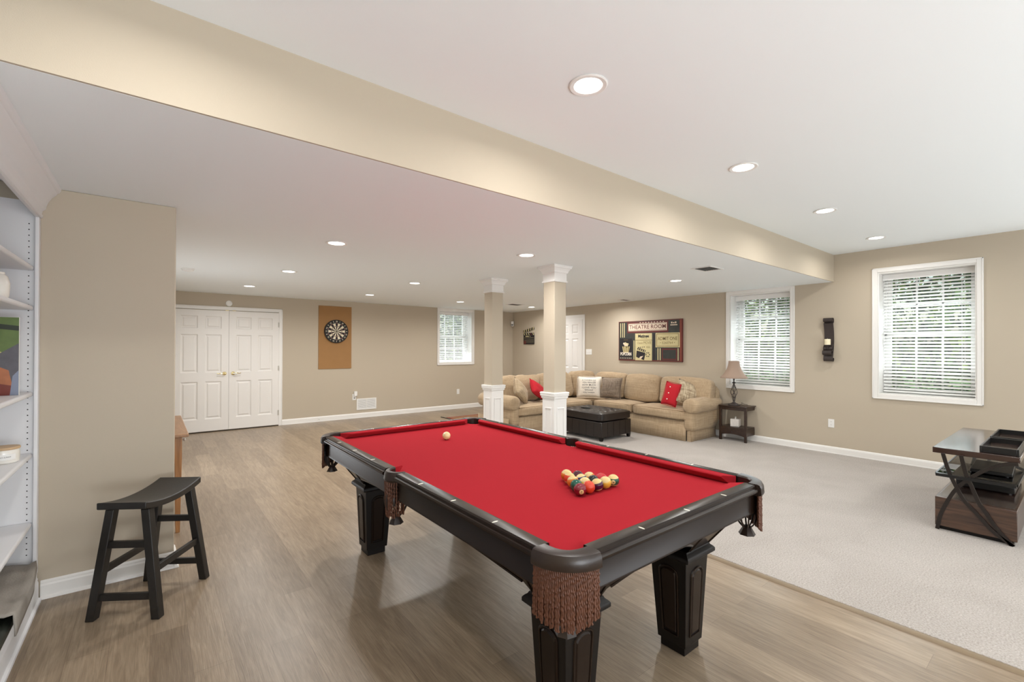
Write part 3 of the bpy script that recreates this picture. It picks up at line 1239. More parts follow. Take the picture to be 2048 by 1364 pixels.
text(b, 'POPCORN', .085, at(.128, .835, .0016), 3, width=.26, bold=.003)
obj('lettering', b, ['maroon', 'printbr', 'printblk', 'ivory'], r, recalc=False)
b = BM()
text(b, 'FRESH', .030, at(.128, .475, .0016), 1, width=.10)
obj('lettering', b, ['maroon', 'printbr', 'printblk', 'ivory'], r, recalc=False)

# ------------------------------------------------------------------ wall sconce
r = thing('candle_sconce', 'dark iron scroll wall sconce between the two tall windows', 'wall sconce', (XR, 2.195, 1.555), -PI/2)


def scroll_strip(bm, pts, hw, th):
    """a flat iron strip hw half-wide (along x) following pts (y,z)"""
    P = [Vector((0, p[0], p[1])) for p in pts]
    rows = []
    for i, p in enumerate(P):
        t = (P[min(i+1, len(P)-1)]-P[max(i-1, 0)]).normalized()
        n = Vector((0, -t.z, t.y))*th/2
        rows.append([bm.verts.new(p+Vector((s*hw, 0, 0))+n*q) for s, q in ((-1, -1), (1, -1), (1, 1), (-1, 1))])
    for A, B in zip(rows, rows[1:]):
        for k in range(4):
            bm.faces.new((A[k], A[(k+1) % 4], B[(k+1) % 4], B[k]))
    bm.faces.new(rows[0][::-1])
    bm.faces.new(rows[-1])


pts = []
for i in range(12):      # upper scroll
    a = math.radians(-60+i*28)
    rr = .018+.0022*i
    pts.append((-.055-rr*math.cos(a)*1.0, .268+rr*math.sin(a)))
for i in range(1, 14):
    t = i/13
    pts.append((-.060+.050*math.sin(t*PI)*.8+.012*t, .262-.46*t))
for i in range(12):
    a = math.radians(150+i*26)
    rr = .030-.0014*i
    pts.append((-.034+rr*math.cos(a)*1., -.262+rr*math.sin(a)*1.1))
b = BM()
scroll_strip(b, pts, .056, .007)
obj('scroll_strap', b, 'iron', r, smooth=True)
b = BM()
pts = [(-.018, -.05)] + [(-.03-.05*math.sin(t*PI/10), -.06-.11*t/10) for t in range(1, 11)]
for i in range(9):
    a = math.radians(80+i*30)
    rr = .032-.001*i
    pts.append((-.088+rr*math.cos(a), -.175+rr*math.sin(a)))
scroll_strip(b, pts, .054, .007)
obj('lower_curl', b, 'iron', r, smooth=True)
b = BM()
lathe(b, [(.010, -.125), (.012, -.10), (.030, -.078), (.038, -.072), (.040, -.066), (0, -.066)], 16, c=(0, -.085, 0))
box(b, -.012, .012, -.085, -.03, -.10, -.092)
obj('candle_cup', b, 'iron', r, smooth=True)
b = BM()
lathe(b, [(0, -.066), (.036, -.066), (.0365, .008), (.033, .013), (0, .010)], 24, c=(0, -.085, 0))
tube(b, [(0, -.085, .010), (0, -.084, .022)], .0015, 5)
tag(obj('pillar_candle', b, 'wax', smooth=True), 'short cream pillar candle standing in the iron wall sconce', 'candle').matrix_world = r.matrix_basis.copy()

# ------------------------------------------------------------------ outside: lawn, foliage
b = BM()
box(b, -8, 30, YB+T+.0, 30, -.3, .15)
box(b, XR+T, 30, -12, YB+T, -.3, .15)
struct('ground', b, mat('lawn_green', (92, 128, 60), .9, var=.3, vscale=3))


def leafy(name, n, region, label, size=(.05, .13), seed=1):
    rnd = random.Random(seed)
    b = BM()
    for i in range(n):
        p = Vector(region(rnd))
        s = rnd.uniform(*size)
        R = Matrix.Rotation(rnd.uniform(0, 2*PI), 4, 'Z') @ Matrix.Rotation(rnd.uniform(-1.2, 1.2), 4, 'X')
        q = [Vector((0, -s, 0)), Vector((s*.45, 0, s*.12)), Vector((0, s, 0)), Vector((-s*.45, 0, s*.12))]
        f = b.faces.new([b.verts.new(p+(R @ v)) for v in q])
        f.material_index = rnd.choice((0, 0, 1, 1, 2))
    o = obj(name, b, [LF1, LF2, LF3], recalc=False)
    return tag(o, label, 'foliage', kind='stuff')


def leafmat(name, c):
    m = mat(name, c, .45)
    t = NT(m)
    bs = t.n['Principled BSDF']
    out = t.n['Material Output']
    tl = t.new('ShaderNodeBsdfTranslucent')
    tl.inputs[0].default_value = (*[min(1, v*1.3) for v in sl(c)], 1)
    mx = t.new('ShaderNodeMixShader')
    mx.inputs[0].default_value = .4
    t.link(bs.outputs[0], mx.inputs[1])
    t.link(tl.outputs[0], mx.inputs[2])
    t.link(mx.outputs[0], out.inputs[0])
    return m


LF1 = leafmat('leaf_dark_green', (52, 82, 40))
LF2 = leafmat('leaf_mid_green', (104, 142, 66))
LF3 = leafmat('leaf_yellow_green', (168, 190, 96))


def reg_right(r):
    y = r.uniform(-1.0, 8.2)
    top = 4.0+.9*noise.noise(Vector((y*.8, 3, 1)))
    z = .1+(top-.1)*r.random()**.8
    return (10.2+.7*noise.noise(Vector((y*1.3, z*1.4, 5)))+r.uniform(0, .7), y, z)


def reg_back(r):
    x = r.uniform(4.5, 10)
    top = 3.8+.8*noise.noise(Vector((x*.9, 8, 1)))
    z = .1+(top-.1)*r.random()**.8
    return (x, 12.2+.7*noise.noise(Vector((x*1.3, z*1.4, 9)))+r.uniform(0, .7), z)


leafy('foliage', 21000, reg_right, 'dense green shrubs outside the two windows of the sofa wall', seed=3)
leafy('foliage.001', 10000, reg_back, 'dense green shrubs outside the small rear window', seed=4)

# ------------------------------------------------------------------ pool table
TC = Vector((1.622, 2.18, 0))
table = thing('pool_table', 'dark wood pool table with red felt and leather fringed pockets', 'pool table', TC)
HX, HY = .690, 1.255          # rail outer half sizes
WX, WY = .622, 1.187          # wood / cloth line
NX, NY = .575, 1.150          # cushion nose
BED, TOP = .772, .811

# bed cloth with pocket cut-outs
b = BM()
out = []


def arc(cx, cy, r, a0, a1, n=8):
    return [(cx+r*math.cos(a0+(a1-a0)*i/n), cy+r*math.sin(a0+(a1-a0)*i/n)) for i in range(n+1)]


cxh, cyh, rh = .607, 1.172, .056
e = math.acos((WX-cxh)/rh)
f_ = math.asin((WY-cyh)/rh)
quad = arc(cxh, cyh, rh, -e, -(2*PI-(PI-f_))+0, 10)
side_e = math.acos((WX-.655)/.062)
side = arc(.655, 0, .062, -side_e, -(2*PI-side_e), 10)
# walk counter-clockwise starting on the +x side going up
pts = []
pts += [(WX, y) for y in ()]
rightside = side                                    # from lower to upper through the inside
corner_ne = quad                                   # from right edge to top edge through the inside
pts += rightside + corner_ne
pts += [(-x, y) for x, y in reversed(corner_ne)]
pts += [(-x, -y) for x, y in rightside]
pts += [(-x, -y) for x, y in corner_ne]
pts += [(x, -y) for x, y in reversed(corner_ne)]
prism(b, pts, lambda u, v, a: (u, v, a), BED-.030, BED)
obj('bed_cloth', b, 'felt', table)

RAILPROF = [(WX, .786), (WX, TOP), (WX+.002, TOP+.001), (HX-.020, TOP+.001), (HX-.014, TOP-.004), (HX-.013, TOP-.013), (HX-.004, TOP-.015),
            (HX, TOP-.020), (HX, TOP-.027), (HX-.005, TOP-.032), (HX-.014, TOP-.034), (HX-.022, TOP-.040)]
CUSH = [(NX, .8035), (NX+.001, .8075), (NX+.006, .8105), (WX, TOP), (WX, .776), (NX+.022, .776)]


def rail_and_cushion(axis, sgn, a0, a1, n0, n1, k0, k1):
    """axis 'y': the rail runs along y at x=sgn*; a0..a1 wood extent, k0..k1 cloth back extent, n0..n1 cloth nose extent"""
    off = 0 if axis == 'y' else (HY-HX)
    if axis == 'y':
        fn = lambda u, v, a: (sgn*u, a, v)
    else:
        fn = lambda u, v, a: (a, sgn*(u+off), v)
    b = BM()
    prism(b, RAILPROF, fn, a0, a1)
    ro = obj('rail', b, 'tablewood', table, smooth=True)
    b = BM()
    A, B = [], []
    cp = CUSH if axis == 'y' else [(u if u < WX-.001 else u, v) for u, v in CUSH]
    for u, v in cp:
        t = (WX-u)/(WX-NX)
        A.append(b.verts.new(fn(u, v, k0+(n0-k0)*t)))
        B.append(b.verts.new(fn(u, v, k1+(n1-k1)*t)))
    K = len(cp)
    for i in range(K):
        b.faces.new((A[i], A[(i+1) % K], B[(i+1) % K], B[i]))
    b.faces.new(A[::-1])
    b.faces.new(B)
    obj('cushion', b, 'felt', table)
    return ro, fn


def sights(ro, fn, locs):
    for a in locs:
        b = BM()
        L, w = .0135, .0042
        n = 12
        ring0 = [b.verts.new(fn(.655+L*math.copysign(abs(math.cos(t*2*PI/n))**1.2, math.cos(t*2*PI/n)), TOP+.0010, a+w*math.sin(t*2*PI/n))) for t in range(n)]
        ring1 = [b.verts.new(fn(.655+L*.9*math.copysign(abs(math.cos(t*2*PI/n))**1.2, math.cos(t*2*PI/n)), TOP+.0018, a+w*.8*math.sin(t*2*PI/n))) for t in range(n)]
        for i in range(n):
            b.faces.new((ring0[i], ring0[(i+1) % n], ring1[(i+1) % n], ring1[i]))
        b.faces.new(ring1)
        obj('sight', b, 'pearl', ro)


G = .2875
for sx in (-1, 1):
    for sy in (-1, 1):
        lo, hi = (.068, HY-.146)
        a = (lo, hi) if sy > 0 else (-hi, -lo)
        nn = (.078, 1.062) if sy > 0 else (-1.062, -.078)
        kk = (.060, 1.112) if sy > 0 else (-1.112, -.060)
        ro, fn = rail_and_cushion('y', sx, a[0], a[1], nn[0], nn[1], kk[0], kk[1])
        sights(ro, fn, [sy*G, sy*2*G, sy*3*G])
for sy in (-1, 1):
    ro, fn = rail_and_cushion('x', sy, -(HX-.146), HX-.146, -.487, .487, -.546, .546)
    sights(ro, fn, [-G, 0, G])
# the head/foot rails use the offset between half length and half width


def pocket_corner(sx, sy):
    F = lambda u, v, z: (sx*(HX-u), sy*(HY-v), z)
    n = 20
    C = .146
    outer, inner = [], []
    for i in range(n+1):
        a = PI/2*i/n
        ca, sa = math.cos(a), math.sin(a)
        outer.append((C-(C+.004)*ca, C-(C+.004)*sa))
        k = (ca**3+sa**3)**(-1/3)
        inner.append((C-.090*ca*k, C-.090*sa*k))
    b = BM()
    rows = []
    for (ou, ov), (iu, iv) in zip(outer, inner):
        du, dv = C-ou, C-ov
        L = math.hypot(du, dv)
        du, dv = du/L, dv/L
        sec = [(ou+.010*du, ov+.010*dv, .764), (ou-.003*du, ov-.003*dv, .766), (ou-.006*du, ov-.006*dv, .772), (ou-.003*du, ov-.003*dv, .800),
               (ou+.003*du, ov+.003*dv, .8115), (ou+.012*du, ov+.012*dv, .8150), (iu-.006*du, iv-.006*dv, .8140), (iu, iv, .808), (iu, iv, .758)]
        rows.append([b.verts.new(F(*p)) for p in sec])
    for A, B in zip(rows, rows[1:]):
        for k in range(9):
            b.faces.new((A[k], A[(k+1) % 9], B[(k+1) % 9], B[k]))
    b.faces.new(rows[0])
    b.faces.new(rows[-1])
    po = obj('pocket', b, 'leather', table, smooth=True)
    # liner
    b = BM()
    cu, cv = HX-cxh, HY-cyh
    ring = lambda r, z: [b.verts.new(F(cu+r*math.cos(t*PI/10), cv+r*math.sin(t*PI/10), z)) for t in range(20)]
    R = [ring(.050, .7415), ring(.050, .70), ring(.044, .665), ring(.03, .65)]
    for A, B in zip(R, R[1:]):
        for k in range(20):
            b.faces.new((A[k], A[(k+1) % 20], B[(k+1) % 20], B[k]))
    b.faces.new(R[-1])
    # dark wall between iron and bed
    rows = []
    for (iu, iv) in inner:
        du, dv = C-iu, C-iv
        L = math.hypot(du, dv)
        rows.append([b.verts.new(F(iu-.0005*du/L, iv-.0005*dv/L, .757)), b.verts.new(F(cu+(iu-cu)*.8, cv+(iv-cv)*.8, .715))])
    for A, B in zip(rows, rows[1:]):
        b.faces.new((A[0], A[1], B[1], B[0]))
    obj('pocket_liner', b, 'liner', po, recalc=False)
    # fringe of twisted strands round the outside
    b = BM()
    ns = 38
    rnd = random.Random(sx*3+sy)
    for i in range(ns):
        a = PI/2*(i+.5)/ns
        bz = .615-.035*math.sin(2*a)+rnd.uniform(-.006, .006)
        base = Vector((C-(C-.004)*math.cos(a), C-(C-.004)*math.sin(a), 0))
        sway = rnd.uniform(-.003, .003)
        L = []
        m = 26
        for j in range(m):
            z = .764+(bz-.764)*j/(m-1)
            L.append(F(base.x+sway*j/m+.0012*math.cos(j*1.9+i), base.y-sway*j/m+.0012*math.sin(j*1.9+i), z))
        tube(b, L, .0036, 5, rf=lambda t, i=i: .0036*(1+.30*math.sin(t*75+i)))
    # a band behind them
    L = []
    A = None
    for i in range(n+1):
        a = PI/2*i/n
        p = [b.verts.new(F(C-(C-.010)*math.cos(a), C-(C-.010)*math.sin(a), z)) for z in (.764, .625-.03*math.sin(2*a))]
        if A:
            b.faces.new((A[0], p[0], p[1], A[1]))
        A = p
    obj('fringe', b, 'fringe', po)
    # leather strap basket
    b = BM()
    for i in range(8):
        a = i*PI/4+.2
        L = [F(cu+r*math.cos(a), cv+r*math.sin(a), z) for r, z in ((.046, .755), (.046, .72), (.048, .68), (.046, .64), (.034, .605), (.016, .585))]
        tube(b, L, .0065, 6, flat=.45)
    n8 = 14
    r0 = [b.verts.new(F(cu+.015*math.cos(t*2*PI/n8), cv+.015*math.sin(t*2*PI/n8), .592)) for t in range(n8)]
    r1 = [b.verts.new(F(cu+.034*math.cos(t*2*PI/n8)*(1+.12*(t % 2)), cv+.034*math.sin(t*2*PI/n8)*(1+.12*(t % 2)), .552)) for t in range(n8)]
    for k in range(n8):
        b.faces.new((r0[k], r0[(k+1) % n8], r1[(k+1) % n8], r1[k]))
    b.faces.new(r0)
    b.faces.new(r1)
    obj('strap_basket', b, 'leather', po, smooth=True)


def pocket_side(sx):
    F = lambda u, v, z: (sx*(HX-u), v, z)
    n = 18
    b = BM()
    rows = []
    for i in range(n+1):
        a = -PI/2+PI*i/n
        ca, sa = math.cos(a), math.sin(a)
        o_ = (.064-.078*ca, .074*sa)
        i_ = (.064-.046*ca, .050*sa)
        d = Vector((i_[0]-o_[0], i_[1]-o_[1])).normalized()
        sec = [(o_[0]+.008*d.x, o_[1]+.008*d.y, .756), (o_[0]-.003*d.x, o_[1]-.003*d.y, .775), (o_[0]+.001*d.x, o_[1]+.001*d.y, .800),
               (o_[0]+.009*d.x, o_[1]+.009*d.y, .813), (i_[0]-.006*d.x, i_[1]-.006*d.y, .8145), (i_[0], i_[1], .808), (i_[0], i_[1], .756)]
        rows.append([b.verts.new(F(*p)) for p in sec])
    for A, B in zip(rows, rows[1:]):
        for k in range(7):
            b.faces.new((A[k], A[(k+1) % 7], B[(k+1) % 7], B[k]))
    b.faces.new(rows[0])
    b.faces.new(rows[-1])
    po = obj('pocket', b, 'leather', table, smooth=True)
    cu = HX-.655
    b = BM()
    ring = lambda r, z: [b.verts.new(F(.046+r*math.cos(t*PI/10), r*math.sin(t*PI/10), z)) for t in range(20)]
    R = [ring(.046, .741), ring(.045, .70), ring(.040, .665), ring(.03, .65)]
    for A, B in zip(R, R[1:]):
        for k in range(20):
            b.faces.new((A[k], A[(k+1) % 20], B[(k+1) % 20], B[k]))
    b.faces.new(R[-1])
    obj('pocket_liner', b, 'liner', po, recalc=False)
    b = BM()
    ns = 18
    rnd = random.Random(9+sx)
    for i in range(ns):
        a = -PI/2+PI*(i+.5)/ns
        bz = .605-.02*math.cos(a)+rnd.uniform(-.006, .006)
        L = []
        for j in range(26):
            z = .764+(bz-.764)*j/25
            L.append(F(.064-.074*math.cos(a)*(1-.12*j/25)+.0012*math.cos(j*1.9+i), .068*math.sin(a)*(1-.15*j/25)+.0012*math.sin(j*1.9+i), z))
        tube(b, L, .0042, 5, rf=lambda t, i=i: .0042*(1+.28*math.sin(t*60+i)))
    obj('fringe', b, 'fringe', po)
    b = BM()
    for i in range(8):
        a = i*PI/4+.2
        L = [F(cu+.01+r*math.cos(a), r*math.sin(a), z) for r, z in ((.05, .70), (.056, .68), (.056, .66), (.050, .63), (.036, .60), (.016, .58))]
        tube(b, L, .0065, 6, flat=.45)
    n8 = 14
    r0 = [b.verts.new(F(cu+.01+.015*math.cos(t*2*PI/n8), .015*math.sin(t*2*PI/n8), .586)) for t in range(n8)]
    r1 = [b.verts.new(F(cu+.01+.034*math.cos(t*2*PI/n8)*(1+.12*(t % 2)), .034*math.sin(t*2*PI/n8)*(1+.12*(t % 2)), .546)) for t in range(n8)]
    for k in range(n8):
        b.faces.new((r0[k], r0[(k+1) % n8], r1[(k+1) % n8], r1[k]))
    b.faces.new(r0)
    b.faces.new(r1)
    obj('strap_basket', b, 'leather', po, smooth=True)


for sx in (-1, 1):
    for sy in (-1, 1):
        pocket_corner(sx, sy)
    pocket_side(sx)

# apron boards under the rails
AP = [(-.016, .776), (0, .776), (.002, .770), (.002, .692), (.005, .688), (.005, .680), (0, .676), (-.016, .676)]
AX, AY = .660, 1.225
for sx in (-1, 1):
    for (y0, y1) in ((-(HY-.125), -.060), (.060, HY-.125)):
        b = BM()
        prism(b, AP, lambda u, v, a: (sx*(AX+u), a, v), y0, y1)
        obj('apron', b, 'tablewood', table, smooth=True)
for sy in (-1, 1):
    b = BM()
    prism(b, AP, lambda u, v, a: (a, sy*(AY+u), v), -(HX-.125), HX-.125)
    obj('apron', b, 'tablewood', table, smooth=True)
# slate and frame hidden under the cloth, cut clear of the pockets
b = BM()
box(b, -.535, .535, -1.10, 1.10, .690, BED-.031)
obj('slate_frame', b, 'tabledark', table)

# tapering cabinet panels with arched lower edge
ZT, ZC = .677, .500


def cab_panel(long_side, sgn):
    top_h, top_w = (.600, 1.165) if long_side else (1.165, .600)
    bot_h, bot_w = top_h-.120, top_w-.120
    b = BM()
    N = 48
    leg_in = bot_w-.20
    rows = []
    for i in range(N+1):
        s = -1+2*i/N
        col = []
        lat_top = s*top_w
        # lower limit
        lat_bot_full = s*bot_w
        if abs(lat_bot_full) > leg_in:
            zb = ZC
        else:
            q = lat_bot_full/leg_in
            zb = .607-.062*q*q
        for j in range(5):
            z = ZT+(zb-ZT)*j/4
            k = (ZT-z)/(ZT-ZC)
            h = top_h+(bot_h-top_h)*k
            w = s*(top_w+(bot_w-top_w)*k)
            p = (sgn*h, w, z) if long_side else (w, sgn*h, z)
            col.append(b.verts.new(p))
        rows.append(col)
    for A, B in zip(rows, rows[1:]):
        for j in range(4):
            b.faces.new((A[j], A[j+1], B[j+1], B[j]))
    # moulding along the arch
    L = []
    for i in range(21):
        q = -1+2*i/20
        z = .607-.062*q*q
        k = (ZT-z)/(ZT-ZC)
        h = top_h+(bot_h-top_h)*k
        w = q*leg_in*1.0
        L.append((sgn*(h+.002), w, z+.006) if long_side else (w, sgn*(h+.002), z+.006))
    tube(b, L, .008, 6)
    L2 = [(p[0]*(1 if not long_side else 1.012), p[1]*(1 if long_side else 1.006), p[2]+.020) for p in L]
    tube(b, L2, .003, 5)
    # vertical pilaster beads above each leg
    for s in (-1, 1):
        for frac in (.80, .985):
            Z = [(ZT-.004), (ZC+.006)]
            P = []
            for z in Z:
                k = (ZT-z)/(ZT-ZC)
                h = top_h+(bot_h-top_h)*k+.001
                w = s*frac*(top_w+(bot_w-top_w)*k) if frac > .9 else s*(bot_w-.165+(.035 if z > .6 else 0))
                P.append((sgn*h, w, z) if long_side else (w, sgn*h, z))
            tube(b, P, .004, 5)
    obj('cabinet_panel', b, 'tablewood', table, solid=0.)


for ls, sg in ((True, -1), (True, 1), (False, -1), (False, 1)):
    cab_panel(ls, sg)
b = BM()
box(b, -.47, .47, -1.03, 1.03, .615, .689)
obj('underframe', b, 'tabledark', table)

# legs
for sx in (-1, 1):
    for sy in (-1, 1):
        ot, ob = (.480, 1.045), (.462, 1.025)
        it, ib = (.290, .855), (.317, .880)
        Q = lambda x, y, z: (sx*x, sy*y, z)
        b = BM()

        def leg_ring(z):
            k = (.455-z)/(.455-.045)
            o0, o1 = ot[0]+(ob[0]-ot[0])*k, ot[1]+(ob[1]-ot[1])*k
            i0, i1 = it[0]+(ib[0]-it[0])*k, it[1]+(ib[1]-it[1])*k
            return i0, o0, i1, o1
        rows = []
        for z, g in ((0.0005, -.010), (.042, -.010), (.0425, 0), (.455, 0), (.4555, -.004), (.500, -.004)):
            i0, o0, i1, o1 = leg_ring(min(max(z, .045), .455))
            rows.append([b.verts.new(Q(x, y, z)) for x, y in ((i0-g, i1-g), (o0+g, i1-g), (o0+g, o1+g), (i0-g, o1+g))])
        for A, B in zip(rows, rows[1:]):
            for k in range(4):
                b.faces.new((A[k], A[(k+1) % 4], B[(k+1) % 4], B[k]))
        b.faces.new(rows[0])
        b.faces.new(rows[-1])
        lg = obj('leg', b, 'tabledark', table, bev=.004)
        b = BM()
        rows = []
        for g, z in ((.004, .452), (.016, .458), (.024, .466), (.024, .480), (.018, .488), (.008, .496), (.004, .504)):
            i0, i1, o0, o1 = it[0]-g, it[1]-g, ot[0]+g, ot[1]+g
            rows.append([b.verts.new(Q(x, y, z)) for x, y in ((i0, i1), (o0, i1), (o0, o1), (i0, o1))])
        for A, B in zip(rows, rows[1:]):
            for k in range(4):
                b.faces.new((A[k], A[(k+1) % 4], B[(k+1) % 4], B[k]))
        b.faces.new(rows[0])
        b.faces.new(rows[-1])
        obj('leg_cap', b, 'tabledark', lg, smooth=True)
        # raised panels with rounded head on the four faces
        b = BM()
        for face in range(4):
            def FP(t, z, d):
                i0, o0, i1, o1 = leg_ring(z)
                if face == 0:
                    return Q(o0+d, i1+(o1-i1)*t, z)
                if face == 1:
                    return Q(i0+(o0-i0)*t, o1+d, z)
                if face == 2:
                    return Q(i0-d, i1+(o1-i1)*t, z)
                return Q(i0+(o0-i0)*t, i1-d, z)
            L = [(.24, .09), (.24, .38)] + [(.5-.26*math.cos(t*PI/8), .38+.030*math.sin(t*PI/8)) for t in range(1, 8)] + [(.76, .38), (.76, .09)]
            tube(b, [FP(t, z, .001) for t, z in L], .0055, 6, closed=True)
            fl = [(.28, .10), (.72, .10), (.72, .38)] + [(.5+.22*math.cos(t*PI/6), .38+.022*math.sin(t*PI/6)) for t in range(1, 6)] + [(.28, .38)]
            A = [b.verts.new(FP(t, z, .0005)) for t, z in fl]
            B = [b.verts.new(FP(.5+(t-.5)*.86, .235+(z-.235)*.96, .006)) for t, z in fl]
            for k in range(len(fl)):
                b.faces.new((A[k], A[(k+1) % len(fl)], B[(k+1) % len(fl)], B[k]))
            b.faces.new(B)
        obj('leg_panel', b, 'tablewood', lg)

# ------------------------------------------------------------------ balls
BR = .0286


def ball(name, loc, color, stripe, label, number=None, spin=(0, 0, 0), facecam=False, group='racked pool balls'):
    key = 'ball_%d_%d_%d' % color
    if key not in MT:
        MT[key] = mat(key, color, .06, spec=.6)
    if 'ballcream' not in MT:
        MT['ballcream'] = mat('aged_ivory_ball', (214, 190, 132), .06)
    b = BM()
    seg, rings = 28, 18
    top = b.verts.new((0, 0, BR))
    bot = b.verts.new((0, 0, -BR))
    R = [[b.verts.new((BR*math.sin(PI*i/rings)*math.cos(2*PI*k/seg), BR*math.sin(PI*i/rings)*math.sin(2*PI*k/seg), BR*math.cos(PI*i/rings))) for k in range(seg)] for i in range(1, rings)]
    def mi(i):
        z = abs(math.cos(PI*(i+.5)/rings))
        return 1 if (stripe and z > .55) else 0
    for k in range(seg):
        b.faces.new((top, R[0][k], R[0][(k+1) % seg])).material_index = mi(0)
        b.faces.new((bot, R[-1][(k+1) % seg], R[-1][k])).material_index = mi(0)
    for i in range(len(R)-1):
        for k in range(seg):
            b.faces.new((R[i][k], R[i+1][k], R[i+1][(k+1) % seg], R[i][(k+1) % seg])).material_index = mi(i+1)
    o = obj('pool_ball', b, [key, 'ballcream'], smooth='all')
    o.rotation_euler = spin
    o.location = loc
    if number:
        # number disc on the local +x side
        b = BM()
        def onball(u, v, lift=.0002):
            r = math.hypot(u, v)/BR
            d = Vector((math.sqrt(max(0, 1-r*r)), u/BR, v/BR)).normalized()
            return d*(BR+lift)
        n = 18
        c0 = b.verts.new(onball(0, 0))
        rg = [[b.verts.new(onball(.0105*f*math.cos(t*2*PI/n), .0105*f*math.sin(t*2*PI/n))) for t in range(n)] for f in (.5, 1)]
        for t in range(n):
            b.faces.new((c0, rg[0][t], rg[0][(t+1) % n]))
            b.faces.new((rg[0][t], rg[1][t], rg[1][(t+1) % n], rg[0][(t+1) % n]))
        text(b, str(number), .013, lambda u, v: onball(u, v, .0005), 1, bold=.0004)
        obj('number_disc', b, ['ballcream', 'black'], o, recalc=False)
    return tag(o, label, 'pool ball', group)


BZ = BED+BR+.0005
PX, PY = .0574, .0574*math.sqrt(3)/2
RX, RY = 1.6235, 1.412
MAR, ORR, PUR, GRN, RED, BLK, YEL, ORG, BLU = (120, 18, 34), (205, 66, 40), (66, 22, 52), (18, 82, 62), (190, 28, 36), (24, 26, 28), (214, 170, 62), (206, 116, 40), (24, 40, 96)
CAMV = -PI/2-YAW   # turns a ball's +x side towards the camera
rack = [
    (0, 0, MAR, 0, 7, 'solid maroon ball with its number circle showing, front corner of the rack', True),
    (0, 1, ORR, 0, None, 'solid orange red ball beside the maroon corner ball of the rack', False),
    (0, 2, PUR, 1, None, 'cream topped ball with a dark purple band, middle of the front row', False),
    (0, 3, YEL, 1, None, 'cream and yellow banded ball, fourth from the maroon corner in the front row', False),
    (0, 4, GRN, 1, 14, 'cream ball with dark green band and number circle at a rack corner', True),
    (1, 0, GRN, 0, None, 'solid green ball behind the maroon corner ball of the rack', False),
    (1, 1, YEL, 1, None, 'yellow banded cream ball behind the orange red ball of the rack', False),
    (1, 2, BLK, 0, None, 'solid black ball near the middle of the rack', False),
    (1, 3, RED, 0, None, 'solid red ball', False),
    (2, 0, ORG, 1, None, 'cream ball with orange band behind the solid green ball of the rack', False),
    (2, 1, BLU, 1, None, 'cream topped ball with a dark blue band in the heart of the rack', False),
    (2, 2, ORG, 1, None, 'cream and orange ball between the red and the dark maroon balls', False),
    (3, 0, ORR, 1, None, 'cream ball with an orange red band, touching the tip ball on the open side', False),
    (3, 1, (70, 18, 36), 0, None, 'dark maroon solid ball touching the tip ball of the rack', False),
    (4, 0, ORG, 1, 13, 'orange banded cream ball with number circle at the far tip of the rack', True),
]
rack[8] = (1, 3, RED, 0, None, 'solid red ball behind the yellow banded ball of the rack', False)
for r_, i, c, st, num, lab, fc in rack:
    x = RX+(i-(4-r_)/2)*PX
    y = RY+r_*PY
    spin = (0, 0, 0)
    if num:
        az = math.atan2(-y, -x)
        spin = (0, math.radians(8), az+(.25 if r_ == 0 and i == 0 else 0))
        if st:
            spin = (math.radians(0), math.radians(4), az)
    elif st:
        spin = (random.uniform(-.35, .35), random.uniform(-.35, .35), 0)
    ball('pool_ball', (x, y, BZ), c, st, lab, num, spin)
cueb = BM()
bmesh.ops.create_uvsphere(cueb, u_segments=32, v_segments=20, radius=BR)
MT['cue'] = mat('cream_cue_ball', (232, 212, 158), .14, coat=.6, var=.06, vscale=30)
cb = tag(obj('cue_ball', cueb, 'cue', smooth='all'), 'cream cue ball alone near the far end of the red felt', 'cue ball')
cb.location = (1.667, 2.865, BZ)

# ------------------------------------------------------------------ saddle stool
st = thing('saddle_stool', 'worn black wooden saddle stool against the short tan wall', 'stool', (.012, 3.325, 0), math.atan2(.394, .264))
# local x is the long direction of the seat
b = BM()
rows = []
SLN, SWD = .240, .122
N = 16
for i in range(N+1):
    t = -1+2*i/N
    zt = .590+.032*t*t
    zb = zt-.036
    if abs(t) > .999:
        pass
    rows.append([b.verts.new((SLN*t, y, z)) for y, z in ((-SWD, zb), (SWD, zb), (SWD, zt), (-SWD, zt))])
for A, B in zip(rows, rows[1:]):
    for k in range(4):
        b.faces.new((A[k], A[(k+1) % 4], B[(k+1) % 4], B[k]))
b.faces.new(rows[0][::-1])
b.faces.new(rows[-1])
obj('seat', b, 'stool', st, bev=.005)
TOPX, TOPY, BOTX, BOTY, LZ = .178, .088, .208, .163, .572


def legp(sx, sy, z):
    k = 1-z/LZ
    return Vector((sx*(TOPX+(BOTX-TOPX)*k), sy*(TOPY+(BOTY-TOPY)*k), z))


for sx in (-1, 1):
    for sy in (-1, 1):
        b = BM()
        hw = .021
        P0, P1 = legp(sx, sy, .0005), legp(sx, sy, LZ)
        hexa(b, [p+Vector((i*hw, j*hw, 0)) for p in (P0, P1) for i, j in ((-1, -1), (1, -1), (1, 1), (-1, 1))])
        obj('leg', b, 'stool', st, bev=.003)
for sx in (-1, 1):
    for z in (.115, .385):
        b = BM()
        p, q = legp(sx, -1, z), legp(sx, 1, z)
        beam(b, p, q, .036, .020, side=(0, 0, 1))
        obj('short_stretcher', b, 'stool', st, bev=.002)
for sy in (-1, 1):
    b = BM()
    p, q = legp(-1, sy, .245), legp(1, sy, .245)
    beam(b, p, q, .036, .020, side=(0, 0, 1))
    obj('long_stretcher', b, 'stool', st, bev=.002)

